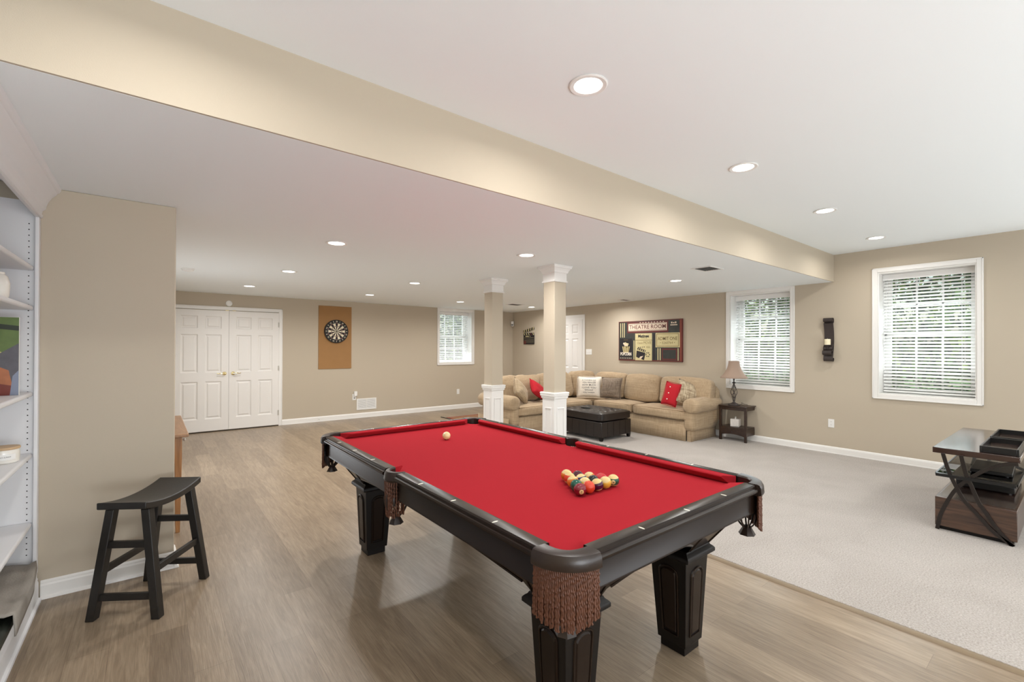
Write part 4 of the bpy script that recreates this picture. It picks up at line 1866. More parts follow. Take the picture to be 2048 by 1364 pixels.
# ------------------------------------------------------------------ writing desk behind the short wall
dk = thing('console_desk', 'honey oak side table half hidden behind the short wall', 'side table', (-.085, 4.93, 0))
b = BM()
box(b, -.31, .313, -.605, .605, .738, .762)
obj('table_top', b, 'oaktop', dk, bev=.005)
b = BM()
box(b, -.28, .270, -.57, -.55, .64, .738)
box(b, -.28, .270, .55, .57, .64, .738)
box(b, -.28, -.26, -.55, .55, .64, .738)
box(b, .245, .262, -.55, .55, .64, .738)
obj('apron', b, 'oak', dk)
dw = BM()
box(dw, .262, .272, -.50, .50, .652, .728)
dwo = obj('drawer', dw, 'oak', dk, bev=.002)
for yk in (-.42, .30):
    b = BM()
    lathe(b, [(.004, .272), (.004, .284), (.012, .290), (.013, .298), (.006, .304), (0, .304)], 14, c=(0, yk, .690), axis='x')
    obj('knob', b, 'nickel', dwo, smooth=True)
for sx in (-1, 1):
    for sy in (-1, 1):
        b = BM()
        hx, hy = (.248 if sx > 0 else -.268), sy*.558
        rows = []
        for z, w in ((.0005, .014), (.60, .024), (.7375, .024)):
            rows.append([b.verts.new((hx+i*w, hy+j*w, z)) for i, j in ((-1, -1), (1, -1), (1, 1), (-1, 1))])
        for A, B in zip(rows, rows[1:]):
            for k in range(4):
                b.faces.new((A[k], A[(k+1) % 4], B[(k+1) % 4], B[k]))
        b.faces.new(rows[0][::-1])
        b.faces.new(rows[-1])
        obj('leg', b, 'oak', dk, bev=.002)

# ------------------------------------------------------------------ built-in bookcase
bk = thing('bookcase', 'tall white built-in bookcase with crown moulding beside the short wall', 'bookcase', (0, 0, 0))
FX, BX, Y0, Y1 = -.50, XL+.002, 1.2, YS-.002
b = BM()
box(b, BX, FX-.018, Y0, Y0+.024, .0005, 2.25)
obj('side_panel', b, 'shelf', bk)
b = BM()
box(b, BX, FX-.018, Y1-.024, Y1, .0005, 2.25)
side = obj('side_panel', b, 'shelf', bk)
b = BM()
for zc in [(.27+.0325*i) for i in range(58)]:
    for xx in (-.543,):
        lathe(b, [(.0032, Y1-.0250), (.0032, Y1-.0242)], 8, c=(xx, 0, zc), axis='y')
o = obj('pin_holes', b, 'hole', side)
b = BM()
box(b, BX, BX+.01, Y0+.024, Y1-.024, .2, 2.25)
obj('back_panel', b, 'shelf', bk)
b = BM()
box(b, FX-.018, FX, Y1-.048, Y1, .155, 2.2)
obj('face_stile', b, 'shelf', bk, bev=.005, seg=3)
b = BM()
box(b, FX-.018, FX, Y0, Y0+.045, .155, 2.2)
obj('face_stile', b, 'shelf', bk, bev=.005, seg=3)
b = BM()
box(b, FX-.018, FX, Y0+.001, Y1-.001, 2.16, 2.26)
obj('top_rail', b, 'shelf', bk, bev=.003)
for z in (1.872, 1.650, 1.168, .825, .440):
    b = BM()
    box(b, BX+.012, -.522, Y0+.026, Y1-.026, z-.013, z+.013)
    obj('shelf', b, 'shelf', bk, bev=.009, seg=3)
b = BM()
box(b, BX+.012, FX-.004, Y0+.026, Y1-.026, .160, .185)
obj('bottom_deck', b, 'shelf', bk)
b = BM()
CR = [(0, 2.165), (.006, 2.168), (.008, 2.185), (.004, 2.190), (.006, 2.205), (.016, 2.215), (.020, 2.222), (.022, 2.236), (.030, 2.262), (.044, 2.288), (.062, 2.308),
      (.066, 2.318), (.074, 2.322), (.080, 2.334), (.082, ZL-.0005), (0, ZL-.0005)]
prism(b, CR, lambda u, v, a: (FX+.0005+u, a, v), Y0, Y1)
obj('crown_moulding', b, 'shelf', bk, smooth=True)
b = BM()
BP = [(-.016, .0005), (.018, .0005), (.017, .014), (.006, .020), (.006, .104), (.002, .118), (.004, .124), (0, .134), (-.001, .158), (-.016, .158)]
prism(b, BP, lambda u, v, a: (FX+u, a, v), Y0, Y1-.028)
obj('base_moulding', b, 'shelf', bk)

# things on the shelves
jr = thing('candle_jar', 'frosted cream candle jar with wooden lid on the bookcase shelf', 'candle jar', (-.592, 3.44, .8385))
b = BM()
lathe(b, [(0, 0), (.050, 0), (.056, .006), (.058, .03), (.058, .062), (.056, .070), (0, .070)], 30)
obj('jar', b, 'jar', jr, smooth=True)
b = BM()
lathe(b, [(.057, .0702), (.060, .072), (.060, .080), (.058, .083), (0, .083)], 30)
obj('lid', b, 'lid', jr, smooth=True)
b = BM()
NA = 14
P = []
for i in range(NA+1):
    a = -PI/2-.55+1.5*i/NA
    P.append([b.verts.new((.0588*math.cos(a), .0588*math.sin(a), z)) for z in (.022, .050)])
for A, B in zip(P, P[1:]):
    b.faces.new((A[0], B[0], B[1], A[1]))
lb = obj('paper_label', b, 'white', jr, recalc=False)
b = BM()
def onjar(u, v):
    a = -PI/2+.18+u/.059
    return (.0592*math.cos(a), .0592*math.sin(a), .036+v)
text(b, 'HELLO SUNNY', .010, onjar, 0, width=.052)
obj('label_print', b, 'ink', lb, recalc=False)

# leaning print of a landscape
pc = thing('leaning_photo_print', 'colour photo print with green field and brick tones leaning in the bookcase', 'photo print', (-.735, 3.45, 1.1815), 0)
b = BM()
box(b, -.19, .19, 0, .012, 0, .405)
obj('mount_board', b, 'white', pc)
pm = [mat('print_field_green', (92, 112, 58), .4, var=.35, vscale=16), mat('print_pale_yellow', (196, 184, 120), .4, var=.2, vscale=14),
      mat('print_brick_orange', (168, 104, 68), .4, var=.25, vscale=20), mat('print_grey_figure', (88, 86, 92), .4, var=.3, vscale=24), mat('print_deep_red', (116, 52, 42), .4, var=.2, vscale=20),
      mat('print_dark_hedge', (34, 44, 28), .4, var=.3, vscale=20), mat('print_blue_grey', (128, 136, 156), .4)]
b = BM()
yy = -.0006


def pp(L, m, l=0):
    poly(b, [(x, yy-l*.0004, z) for x, z in L], m)


pp([(-.189, .001), (.189, .001), (.189, .404), (-.189, .404)], 0)
pp([(-.189, .375), (.189, .335), (.189, .360), (-.189, .404)], 5, 1)
pp([(-.189, .22), (.10, .235), (.189, .19), (.189, .15), (-.189, .13)], 1, 1)
pp([(-.189, .001), (.17, .001), (.16, .13), (.06, .185), (-.189, .20)], 2, 2)
pp([(-.05, .001), (.17, .001), (.165, .05), (-.05, .10)], 4, 3)
pp([(.04, .165), (.189, .27), (.189, .02), (.17, .02), (.15, .13), (.11, .150)], 3, 4)
pp([(.155, .001), (.189, .001), (.189, .13), (.165, .10)], 6, 5)
obj('printed_image', b, pm, pc, recalc=False)

b = BM()
lathe(b, [(0, 0), (.038, 0), (.045, .02), (.048, .08), (.040, .115), (.030, .125), (.030, .135), (0, .135)], 24)
pc.scale = (.905, 1, 1)
pc.location.x = -.714
tag(obj('shelf_vase', b, 'jar', smooth=True), 'small cream jar cut off by the frame on the upper bookcase shelf', 'jar').location = (-.598, 3.30, 1.6635)

# grey throw over a dark bag on the bottom deck
b = BM()
rnd = random.Random(5)
NU, NV = 22, 14
grid = []
for i in range(NU+1):
    row = []
    for j in range(NV+1):
        u, v = i/NU, j/NV
        y = 2.85+.78*u
        ang = v
        xx = -.84+(.385-.045*u*u)*min(v, .78)/.78
        top = .298-.055*u
        z = top
        if v > .78:
            xx = -.455-.045*u*u+.006*math.sin((v-.78)*10)
            z = top-(v-.78)/.22*(.105-.045*u)
        else:
            z -= .02*(v/.78)**6
        nn = noise.noise(Vector((y*5, xx*7, z*5)))*.016
        row.append(b.verts.new((xx+nn*.5, y, max(z+nn, .192))))
    grid.append(row)
for i in range(NU):
    for j in range(NV):
        b.faces.new((grid[i][j], grid[i+1][j], grid[i+1][j+1], grid[i][j+1]))
tag(obj('throw_blanket', b, 'throw', smooth='all', solid=.006), 'grey throw blanket heaped on the bottom deck of the bookcase', 'blanket')
b = BM()
box(b, -.82, -.475, 2.55, 3.30, .186, .245)
tag(obj('storage_bag', b, 'bag', bev=.02, seg=3), 'dark green bag under the grey throw on the bookcase bottom', 'bag')

# ------------------------------------------------------------------ soft shapes
def soft_box(bm, c, half, p=5., n=8, puff=(0, 0, 0), wr=0., seed=0, m=0, mx=None, wscale=6.):
    """rounded cushion; puff bulges each pair of faces"""
    n0 = len(bm.faces)
    t = bmesh.new()
    bmesh.ops.create_cube(t, size=2)
    bmesh.ops.subdivide_edges(t, edges=t.edges[:], cuts=n, use_grid_fill=True)
    vm = {}
    for v in t.verts:
        q = v.co.copy()
        inf = max(abs(q.x), abs(q.y), abs(q.z))
        pn = (abs(q.x)**p+abs(q.y)**p+abs(q.z)**p)**(1/p)
        r = q*(inf/pn)
        w = Vector((r.x*half[0], r.y*half[1], r.z*half[2]))
        w.x += puff[0]*q.x*(1-q.y**2)*(1-q.z**2)
        w.y += puff[1]*q.y*(1-q.x**2)*(1-q.z**2)
        w.z += puff[2]*q.z*(1-q.x**2)*(1-q.y**2)
        if wr:
            s = Vector((w.x*wscale+seed*3.1, w.y*wscale, w.z*wscale))
            f = noise.noise(s)*wr + .5*noise.noise(s*2.3)*wr
            w += r.normalized()*f
        w = w+Vector(c)
        if mx is not None:
            w = mx @ w
        vm[v] = bm.verts.new(w)
    for f in t.faces:
        bm.faces.new([vm[v] for v in f.verts])
    t.free()
    setmi(bm, n0, m)


def pillow_fn(hw, hh, th, seed=0, wr=.006):
    def fn(u, v, side):
        x = u*hw*(1-.07*(1-v*v)*abs(u)**3)
        z = v*hh*(1-.07*(1-u*u)*abs(v)**3)
        d = th*(max(0, (1-abs(u)**2.6)*(1-abs(v)**2.6)))**.55
        w = noise.noise(Vector((u*2.2+seed, v*2.2, side*2)))*wr*(1-abs(u)**4)*(1-abs(v)**4)
        return Vector((x, side*(d+w), z))
    return fn


def pillow_mesh(bm, hw, hh, th, seed=0, n=14, wr=.006, m=0):
    fn = pillow_fn(hw, hh, th, seed, wr)
    n0 = len(bm.faces)
    G = {}
    for side in (-1, 1):
        for i in range(n+1):
            for j in range(n+1):
                edge = i in (0, n) or j in (0, n)
                k = (i, j, 0 if edge else side)
                if k not in G:
                    p = fn(-1+2*i/n, -1+2*j/n, side)
                    if edge:
                        p.y = 0
                    G[k] = bm.verts.new(p)
    g = lambda i, j, s: G[(i, j, 0 if (i in (0, n) or j in (0, n)) else s)]
    for side in (-1, 1):
        for i in range(n):
            for j in range(n):
                bm.faces.new((g(i, j, side), g(i+1, j, side), g(i+1, j+1, side), g(i, j+1, side)))
    setmi(bm, n0, m)
    return fn


def throw_pillow(name, label, matname, hw, hh, th, loc, rot, seed=0, wr=.006, group='throw pillows on the sofa'):
    b = BM()
    pillow_mesh(b, hw, hh, th, seed, wr=wr)
    o = obj('cover', b, matname, None, smooth='all')
    r = thing(name, label, 'pillow', (0, 0, 0), group=group)
    o.parent = r
    r.location = loc
    r.rotation_euler = rot
    b = BM()
    tube(b, [(hw*s*(1-.0*abs(t)), 0, hh*q) for s, q, t in [(-1, -1+2*i/8, 0) for i in range(8)]+[(-1+2*i/8, 1, 0) for i in range(8)]+[(1, 1-2*i/8, 0) for i in range(8)]+[(1-2*i/8, -1, 0) for i in range(8)]], .004, 5, closed=True)
    obj('piping', b, matname, r)
    return r


# ------------------------------------------------------------------ sectional sofa
sf = thing('sectional_sofa', 'large beige woven L shaped sectional sofa in the corner under the movie collage', 'sofa', (6.9, 5.2, 0))
SO = Vector((6.9, 5.2, 0))


def sobj(name, b, m='sofa', sm='all', par=None, **k):
    for v in b.verts:
        v.co -= SO
    return obj(name, b, m, par or sf, smooth=sm, **k)


FXA, FYB = 6.43, 5.70           # front planes of the two runs
YE, XE = 3.80, 4.62             # end of run A (near arm) and run B (left arm)
ZCP = .0095
# upholstered base boxes
b = BM()
box(b, FXA+.02, 7.19, YE, 6.60, .16, .325)
sobj('base_frame', b, sm=False)
b = BM()
box(b, XE, FXA+.02, FYB+.02, 6.60, .16, .325)
sobj('base_frame', b, sm=False)


def skirt(pts, z0, z1, flare=.012):
    b = BM()
    n = len(pts)
    rows = []
    for i, (x, y, nx_, ny_) in enumerate(pts):
        w = .004*math.sin(i*2.1)
        rows.append([b.verts.new((x+nx_*(f+w*(1-k)), y+ny_*(f+w*(1-k)), z0+(z1-z0)*k)) for k, f in ((0, flare), (.5, flare*.5), (1, 0))])
    for A, B in zip(rows, rows[1:]):
        for k in range(2):
            b.faces.new((A[k], A[k+1], B[k+1], B[k]))
    return b


def run(a, c, n):
    return [(a[0]+(c[0]-a[0])*i/n, a[1]+(c[1]-a[1])*i/n) for i in range(n+1)]


b = skirt([(x, y, -1, 0) for x, y in run((FXA, YE+.02), (FXA, FYB), 22)], ZCP+.001, .31)
sobj('front_skirt', b, sm='all', solid=.006, recalc=False)
b = skirt([(x, y, 0, -1) for x, y in run((XE+.02, FYB), (FXA, FYB), 20)], ZCP+.001, .31)
sobj('front_skirt', b, sm='all', solid=.006, recalc=False)
b = skirt([(x, y, 0, -1) for x, y in run((FXA+.02, YE-.035), (7.18, YE-.035), 10)], ZCP+.001, .30, .016)
sobj('side_skirt', b, sm='all', solid=.006, recalc=False)
b = skirt([(x, y, -1, 0) for x, y in run((XE-.16, FYB+.02), (XE-.16, 6.58), 10)], ZCP+.001, .30, .016)
sobj('side_skirt', b, sm='all', solid=.006, recalc=False)

# corner pleat piece at the near arm
b = BM()
hexa(b, [(FXA-.004, YE-.045, ZCP+.001), (FXA+.03, YE-.05, ZCP+.001), (FXA+.03, YE+.02, ZCP+.001), (FXA+.02, YE+.02, ZCP+.001),
         (FXA+.006, YE-.036, .31), (FXA+.03, YE-.036, .31), (FXA+.03, YE+.02, .31), (FXA+.02, YE+.02, .31)])
sobj('corner_pleat', b, sm=False)


def seat(x0, x1, y0, y1, z0=.325, z1=.478, seed=1, tcut=None):
    b = BM()
    soft_box(b, ((x0+x1)/2, (y0+y1)/2, (z0+z1)/2), ((x1-x0)/2, (y1-y0)/2, (z1-z0)/2), 9, 10, puff=(.012, .012, .022), wr=.005, seed=seed)
    so_ = sobj('seat_cushion', b)
    b = BM()
    e = .010
    for z in (z1-.012, z0+.014):
        L = []
        for x, y in run((x0+e+.02, y0+e), (x1-e-.02, y0+e), 5)+run((x1-e, y0+e+.02), (x1-e, y1-e-.02), 5)+run((x1-e-.02, y1-e), (x0+e+.02, y1-e), 5)+run((x0+e, y1-e-.02), (x0+e, y0+e+.02), 5):
            L.append((x, y, z))
        tube(b, L, .0045, 5, closed=True)
    for v in b.verts:
        v.co -= SO
    obj('welt', b, 'sofadk', so_)


seat(FXA-.045, 7.02, YE+.005, 4.825, seed=1)
seat(FXA-.045, 7.02, 4.832, 5.70, seed=2)
seat(6.44, 7.02, 5.705, 6.34, seed=3)
seat(5.50, 6.435, FYB-.045, 6.34, seed=4)
seat(XE-.01, 5.495, FYB-.045, 6.34, seed=5)


def back_cushion(c, half, tilt, axis, seed, wr=.012):
    b = BM()
    soft_box(b, (0, 0, 0), half, 7, 11, puff=(.03 if axis == 'x' else .0, .03 if axis == 'y' else .0, .012), wr=wr, seed=seed, wscale=7)
    R = Matrix.Rotation(tilt, 4, 'Y' if axis == 'x' else 'X')
    for v in b.verts:
        v.co = (R @ v.co)+Vector(c)
    return sobj('back_cushion', b)


# run A: cushions lean on the wall side back
back_cushion((6.94, 4.12, .715), (.100, .455, .235), .16, 'x', 11, .010)
back_cushion((6.94, 4.955, .725), (.095, .365, .235), .16, 'x', 12, .010)
back_cushion((6.94, 5.68, .735), (.10, .36, .235), .16, 'x', 13, .016)
back_cushion((6.74, 6.27, .735), (.33, .10, .235), -.16, 'y', 14, .022)
back_cushion((5.98, 6.27, .730), (.42, .105, .235), -.16, 'y', 15, .022)
back_cushion((5.12, 6.27, .715), (.44, .105, .225), -.16, 'y', 16, .022)
# padded back frames
b = BM()
soft_box(b, (7.12, 5.13, .53), (.10, 1.46, .365), 7, 10, wr=.006, seed=21)
sobj('back_frame', b)
b = BM()
soft_box(b, (5.92, 6.49, .52), (1.30, .11, .36), 7, 10, wr=.006, seed=22)
sobj('back_frame', b)


def rolled_arm(a0, a1, cc, zc, axis, outs):
    """rolled arm: a cylinder along axis from a0 to a1, with flat face at a0 and a body under it"""
    b = BM()
    N = 28
    RA, RB = .130, .120
    rows = []
    K = 14
    for i in range(K+1):
        t = i/K
        a = a0+(a1-a0)*t
        sh = 1-.06*t
        e = 1.
        if i == 0:
            e = .90
        row = []
        for k in range(N):
            th = 2*PI*k/N
            u, z = RA*math.cos(th)*sh*e, RB*math.sin(th)*sh*e
            w = .003*noise.noise(Vector((a*6, th*2, 3)))
            u += w*3
            p = (a, cc+u, zc+z) if axis == 'x' else (cc+u, a, zc+z)
            row.append(b.verts.new(p))
        rows.append(row)
    # bevelled front edge
    off = -.012 if a1 > a0 else .012
    front = []
    for A, B in zip(rows, rows[1:]):
        for k in range(N):
            b.faces.new((A[k], A[(k+1) % N], B[(k+1) % N], B[k]))
    cen = Vector((0, 0, 0))
    for v in rows[0]:
        cen += v.co/N
    fr = [b.verts.new(cen+(v.co-cen)*.82+(Vector((off, 0, 0)) if axis == 'x' else Vector((0, off, 0)))) for v in rows[0]]
    for k in range(N):
        b.faces.new((fr[k], fr[(k+1) % N], rows[0][(k+1) % N], rows[0][k]))
    b.faces.new(fr)
    b.faces.new(rows[-1])
    sobj('rolled_arm', b)
    b = BM()
    lo, hi = sorted((a0+.012*(1 if a1 > a0 else -1), a1))
    s = outs
    if axis == 'x':
        y0, y1 = sorted((cc+.115*(-s), cc+s*.03))
        soft_box(b, ((lo+hi)/2, (y0+y1)/2, .36), ((hi-lo)/2, (y1-y0)/2, .19), 14, 5)
    else:
        x0, x1 = sorted((cc+.115*(-s), cc+s*.03))
        soft_box(b, ((x0+x1)/2, (lo+hi)/2, .36), ((x1-x0)/2, (hi-lo)/2, .19), 14, 5)
    sobj('arm_panel', b)


rolled_arm(FXA-.03, 7.17, 3.742, .556, 'x', -1)
rolled_arm(FYB-.03, 6.55, 4.545, .545, 'y', -1)

# throw pillows
def aim(px_dir):
    return px_dir


tp = throw_pillow('lettered_pillow', 'ivory pillow printed with lines of grey words in the sofa corner', 'ivory', .225, .195, .075, (6.46, 5.82, .705), (math.radians(-12), 0, math.radians(-52)), 3)
b = BM()
fn = pillow_fn(.225, .195, .075, 3)
for s, z, w, sz in (('IN YOUR MIND AND', .118, .26, .028), ('YOU REALIZE', .074, .25, .040), ('HOW MUCH', .026, .25, .042), ('I LOVE YOU', -.024, .26, .042), ("WITHOUT", -.070, .16, .036), ('YOU WANT.', -.116, .23, .034)):
    def on(u, v, z=z):
        q = fn(u/.225, (v+z)/.195, -1)
        return q+Vector((0, -.0012, 0))
    text(b, s, sz, on, 0, width=w, bold=.0004)
obj('lettering', b, 'ink', tp, recalc=False)
throw_pillow('tweed_pillow', 'grey brown tweed pillow tucked behind the lettered pillow', 'greycl', .20, .19, .085, (6.63, 5.435, .705), (math.radians(-14), 0, math.radians(-75)), 5, .012)
rp = throw_pillow('red_pillow', 'red pillow with three pale buttons near the sofa arm beside the lamp', 'redcl', .115, .190, .060, (6.50, 4.12, .705), (math.radians(-16), math.radians(12), math.radians(-66)), 7)
for z in (.10, .0, -.10):
    b = BM()
    lathe(b, [(.009, -.064), (.009, -.060), (.006, -.056)], 12, c=(-.035, 0, z), axis='y')
    obj('button', b, 'ivory', rp, smooth=True)
MT['plaid'] = fabric_material('beige_plaid_cotton', (138, 118, 94), (206, 190, 162), 45)
throw_pillow('plaid_pillow', 'beige plaid pillow leaning on the sofa arm behind the red buttoned pillow', 'plaid', .175, .195, .065, (6.72, 3.97, .72), (math.radians(-22), math.radians(20), math.radians(-30)), 9, .014)
throw_pillow('taupe_pillow', 'plump taupe pillow slumped over the sofa arm between the two columns', 'taupecl', .21, .17, .085, (4.88, 5.93, .705), (math.radians(-25), math.radians(35), math.radians(18)), 11, .014)
throw_pillow('plain_red_pillow', 'plain red pillow lying tilted on the sofa between the two columns', 'redcl', .20, .15, .075, (5.30, 5.97, .702), (math.radians(-35), math.radians(28), math.radians(8)), 13, .010)

# ------------------------------------------------------------------ ottoman
ot_ = thing('storage_ottoman', 'dark brown leather storage ottoman with tufted lid in front of the sofa', 'ottoman', (5.355, 4.575, 0))
OL, OW = .72, .92
b = BM()
box(b, 0, OL, 0, OW, .065, .300)
body = obj('storage_box', b, 'otto', ot_, bev=.010)
b = BM()
for i in range(1, 5):
    x = OL*i/5
    tube(b, [(x, -.0005, .07), (x, -.0005, .298)], .0022, 5)
for i in range(1, 6):
    y = OW*i/6
    tube(b, [(-.0005, y, .07), (-.0005, y, .298)], .0022, 5)
obj('seams', b, 'tabledark', body)
b = BM()
n0 = 40
t = bmesh.new()
bmesh.ops.create_cube(t, size=2)
bmesh.ops.subdivide_edges(t, edges=t.edges[:], cuts=30, use_grid_fill=True)
vm = {}
HW2, HL2, HH2 = OL/2+.008, OW/2+.008, .060
for v in t.verts:
    q = v.co.copy()
    p = 16
    inf = max(abs(q.x), abs(q.y), abs(q.z))
    pn = (abs(q.x)**p+abs(q.y)**p+abs(q.z)**p)**(1/p)
    r_ = q*(inf/pn)
    w = Vector((r_.x*HW2, r_.y*HL2, r_.z*HH2))
    if q.z > .9:
        d = 0
        for i in range(6):
            for j in range(5):
                bx = -HW2+2*HW2*(j+1)/6
                by = -HL2+2*HL2*(i+1)/7
                if abs(q.x) < .97:
                    rr = (w.x-bx)**2+(w.y-by)**2
                    d = max(d, math.exp(-rr/.0010))
        edge = min(1, (1-max(abs(q.x), abs(q.y)))*6)
        w.z += (.012-.028*d)*edge
    vm[v] = b.verts.new(w+Vector((OL/2, OW/2, .372)))
for f in t.faces:
    b.faces.new([vm[v] for v in f.verts])
t.free()
lid = obj('tufted_lid', b, 'otto', ot_, smooth='all')
b = BM()
for i in range(6):
    for j in range(5):
        bx = OL/2-HW2+2*HW2*(j+1)/6
        by = OW/2-HL2+2*HL2*(i+1)/7
        lathe(b, [(.011, .420), (.010, .425), (.005, .428), (0, .4285)], 8, c=(bx, by, 0))
obj('tuft_buttons', b, 'otto', lid, smooth=True)
for x in (.03, OL-.03):
    for y in (.03, OW-.03):
        b = BM()
        rows = [[b.verts.new((x+i*w, y+j*w, z)) for i, j in ((-1, -1), (1, -1), (1, 1), (-1, 1))] for z, w in ((.0098, .019), (.066, .026))]
        for k in range(4):
            b.faces.new((rows[0][k], rows[0][(k+1) % 4], rows[1][(k+1) % 4], rows[1][k]))
        b.faces.new(rows[0][::-1])
        b.faces.new(rows[1])
        obj('foot', b, 'tabledark', ot_)
rc = thing('remote_control', 'black remote control on top of the leather ottoman', 'remote control', (5.60, 5.12, .447), math.radians(100))
b = BM()
soft_box(b, (0, 0, .009), (.085, .022, .009), 8, 4)
obj('casing', b, 'black', rc, smooth='all')
b = BM()
for i in range(6):
    for j in (-1, 0, 1):
        box(b, -.06+i*.02-.004, -.06+i*.02+.004, j*.012-.003, j*.012+.003, .0175, .0195)
obj('keypad', b, 'grey', rc)

# ------------------------------------------------------------------ side table and lamp
sdt = thing('end_table', 'small dark wood end table with lower shelf between the sofa arm and the window', 'end table', (7.03, 3.20, 0))
TX, TY = .362, .385
for x in (0, TX):
    for y in (0, TY):
        b = BM()
        box(b, x-.017, x+.017, y-.017, y+.017, .0095, .52)
        obj('leg', b, 'darkwood', sdt, bev=.002)
b = BM()
box(b, -.035, TX+.03, -.035, TY+.017, .535, .553)
obj('table_top', b, 'darkwood', sdt, bev=.005)
b = BM()
for x0, x1, y0, y1 in ((-.014, -.002, .017, TY-.017), (TX+.002, TX+.014, .017, TY-.017), (.017, TX-.017, -.014, -.002), (.017, TX-.017, TY+.002, TY+.014)):
    box(b, x0, x1, y0, y1, .485, .535)
box(b, -.017, TX+.017, -.017, TY+.017, .520, .535)
obj('top_apron', b, 'darkwood', sdt)
b = BM()
box(b, -.010, TX+.010, -.010, TY+.010, .205, .222)
obj('lower_shelf', b, 'darkwood', sdt)
b = BM()
N = 12
for side in range(2):
    x0, x1 = ((-.014, -.002), (TX+.002, TX+.014))[side]
    for i in range(N):
        ya, yb = .017+(TY-.034)*i/N, .017+(TY-.034)*(i+1)/N
        za = .095+.022*math.sin(PI*i/N)
        zb = .095+.022*math.sin(PI*(i+1)/N)
        hexa(b, [(x0, ya, za), (x1, ya, za), (x1, yb, zb), (x0, yb, zb), (x0, ya, .205), (x1, ya, .205), (x1, yb, .205), (x0, yb, .205)])
box(b, .017, TX-.017, -.014, -.002, .10, .205)
box(b, .017, TX-.017, TY+.002, TY+.014, .10, .205)
dro = obj('drawer_box', b, 'darkwood', sdt)
b = BM()
lathe(b, [(.005, -.014), (.005, -.022), (.011, -.027), (.010, -.034), (0, -.036)], 12, c=(0, TY/2, .155), axis='x')
obj('knob', b, 'iron', dro, smooth=True)

LX, LY, LZ0 = 7.10, 3.41, .5535
lp = thing('table_lamp', 'table lamp with flared taupe shade and twisted dark iron stem', 'table lamp', (LX, LY, LZ0))
b = BM()
lathe(b, [(0, .0), (.082, .0), (.086, .006), (.084, .014), (.070, .022), (.050, .030), (.034, .038), (.020, .048), (.012, .060), (.010, .075), (0, .075)], 28)
obj('base', b, 'iron', lp, smooth=True)
b = BM()
for k in range(4):
    L = []
    for i in range(25):
        t = i/24
        a = k*PI/2+t*PI*1.15
        rr = .012+.034*math.sin(PI*t**1.35)**1.1
        L.append((rr*math.cos(a), rr*math.sin(a), .065+.245*t))
    tube(b, L, .0048, 6)
lathe(b, [(.008, .06), (.006, .10), (.005, .31)], 10)
lathe(b, [(.010, .305), (.018, .312), (.012, .320), (.010, .335), (.026, .346), (.034, .350), (.020, .356), (.008, .362), (.008, .385), (.012, .39), (.012, .425), (0, .425)], 18)
obj('stem', b, 'iron', lp, smooth=True)
b = BM()
prof = []
for i in range(11):
    t = i/10
    prof.append((.205-.125*(1-(1-t)**2.1), .425+.262*t))
n = 40
rows = []
for r_, z in prof:
    rows.append([b.verts.new((r_*(1-.035*abs(math.sin(4*PI*k/n)))*math.cos(2*PI*k/n), r_*(1-.035*abs(math.sin(4*PI*k/n)))*math.sin(2*PI*k/n), z)) for k in range(n)])
for A, B in zip(rows, rows[1:]):
    for k in range(n):
        b.faces.new((A[k], A[(k+1) % n], B[(k+1) % n], B[k]))
obj('lamp_shade', b, 'shade', lp, smooth='all', recalc=False, solid=.003)
b = BM()
tube(b, [(0, 0, .42), (0, .045, .46), (0, .05, .56), (0, .0, .66), (0, -.05, .56), (0, -.045, .46)], .002, 5, closed=True)
lathe(b, [(0, .655), (.006, .66), (.009, .672), (0, .690)], 10)
for k in range(3):
    a = k*2*PI/3
    tube(b, [(0, 0, .665), (.076*math.cos(a), .076*math.sin(a), .665)], .0018, 5)
obj('harp_and_finial', b, 'iron', lp)
b = BM()
tube(b, [(.07, -.05, .006), (.11, -.075, .02), (.14, -.05, .035), (.17, -.09, .012), (.205, -.12, .004)], .003, 6)
obj('power_cord', b, 'black', lp, smooth=True)
b = BM()
lathe(b, [(0, .43), (.018, .44), (.030, .48), (.022, .52), (0, .535)], 14)
obj('bulb', b, 'white', lp, smooth=True)

ts = thing('ceramic_box', 'small white marbled tissue box on the shelf of the end table', 'tissue box', (7.15, 3.41, .2225), math.radians(12))
MT['marble'] = mat('white_marbled_ceramic', (226, 220, 214), .4, var=.22, vscale=22)
b = BM()
box(b, -.062, .062, -.062, .062, 0, .118)
obj('box_body', b, 'marble', ts, bev=.006)
b = BM()
pts = [(.028*math.cos(a*PI/4), .012*math.sin(a*PI/4)) for a in range(8)]
rows = [[b.verts.new((x*s+dx, y*s, z)) for x, y in pts] for s, z, dx in ((.8, .117, 0), (1, .132, .002), (.7, .147, .005), (.3, .152, .008))]
for A, B in zip(rows, rows[1:]):
    for k in range(8):
        b.faces.new((A[k], A[(k+1) % 8], B[(k+1) % 8], B[k]))
b.faces.new(rows[-1])
obj('tissue', b, 'white', ts, smooth=True)

# ------------------------------------------------------------------ TV console
tv = thing('tv_console', 'dark wood and metal console with curved crossed legs and a glass shelf', 'tv stand', (4.917, .30, 0))
CL, CWD = 1.45, .473
b = BM()
box(b, 0, CL, 0, CWD, .608, .652)
obj('top_slab', b, 'tvtop', tv, bev=.004)
b = BM()
box(b, -.02, CL+.02-.04, .015, .455, .040, .266)
bx_ = obj('drawer_box', b, ['tvwood'], tv, bev=.003)
b = BM()
box(b, .012, CL-.05, .03, .44, .266, .2665)
obj('box_top', b, 'tvtop', bx_)
b = BM()
box(b, .01, CL-.04, .035, .435, .0095, .040)
obj('plinth', b, 'tabledark', tv)
XA = -.030


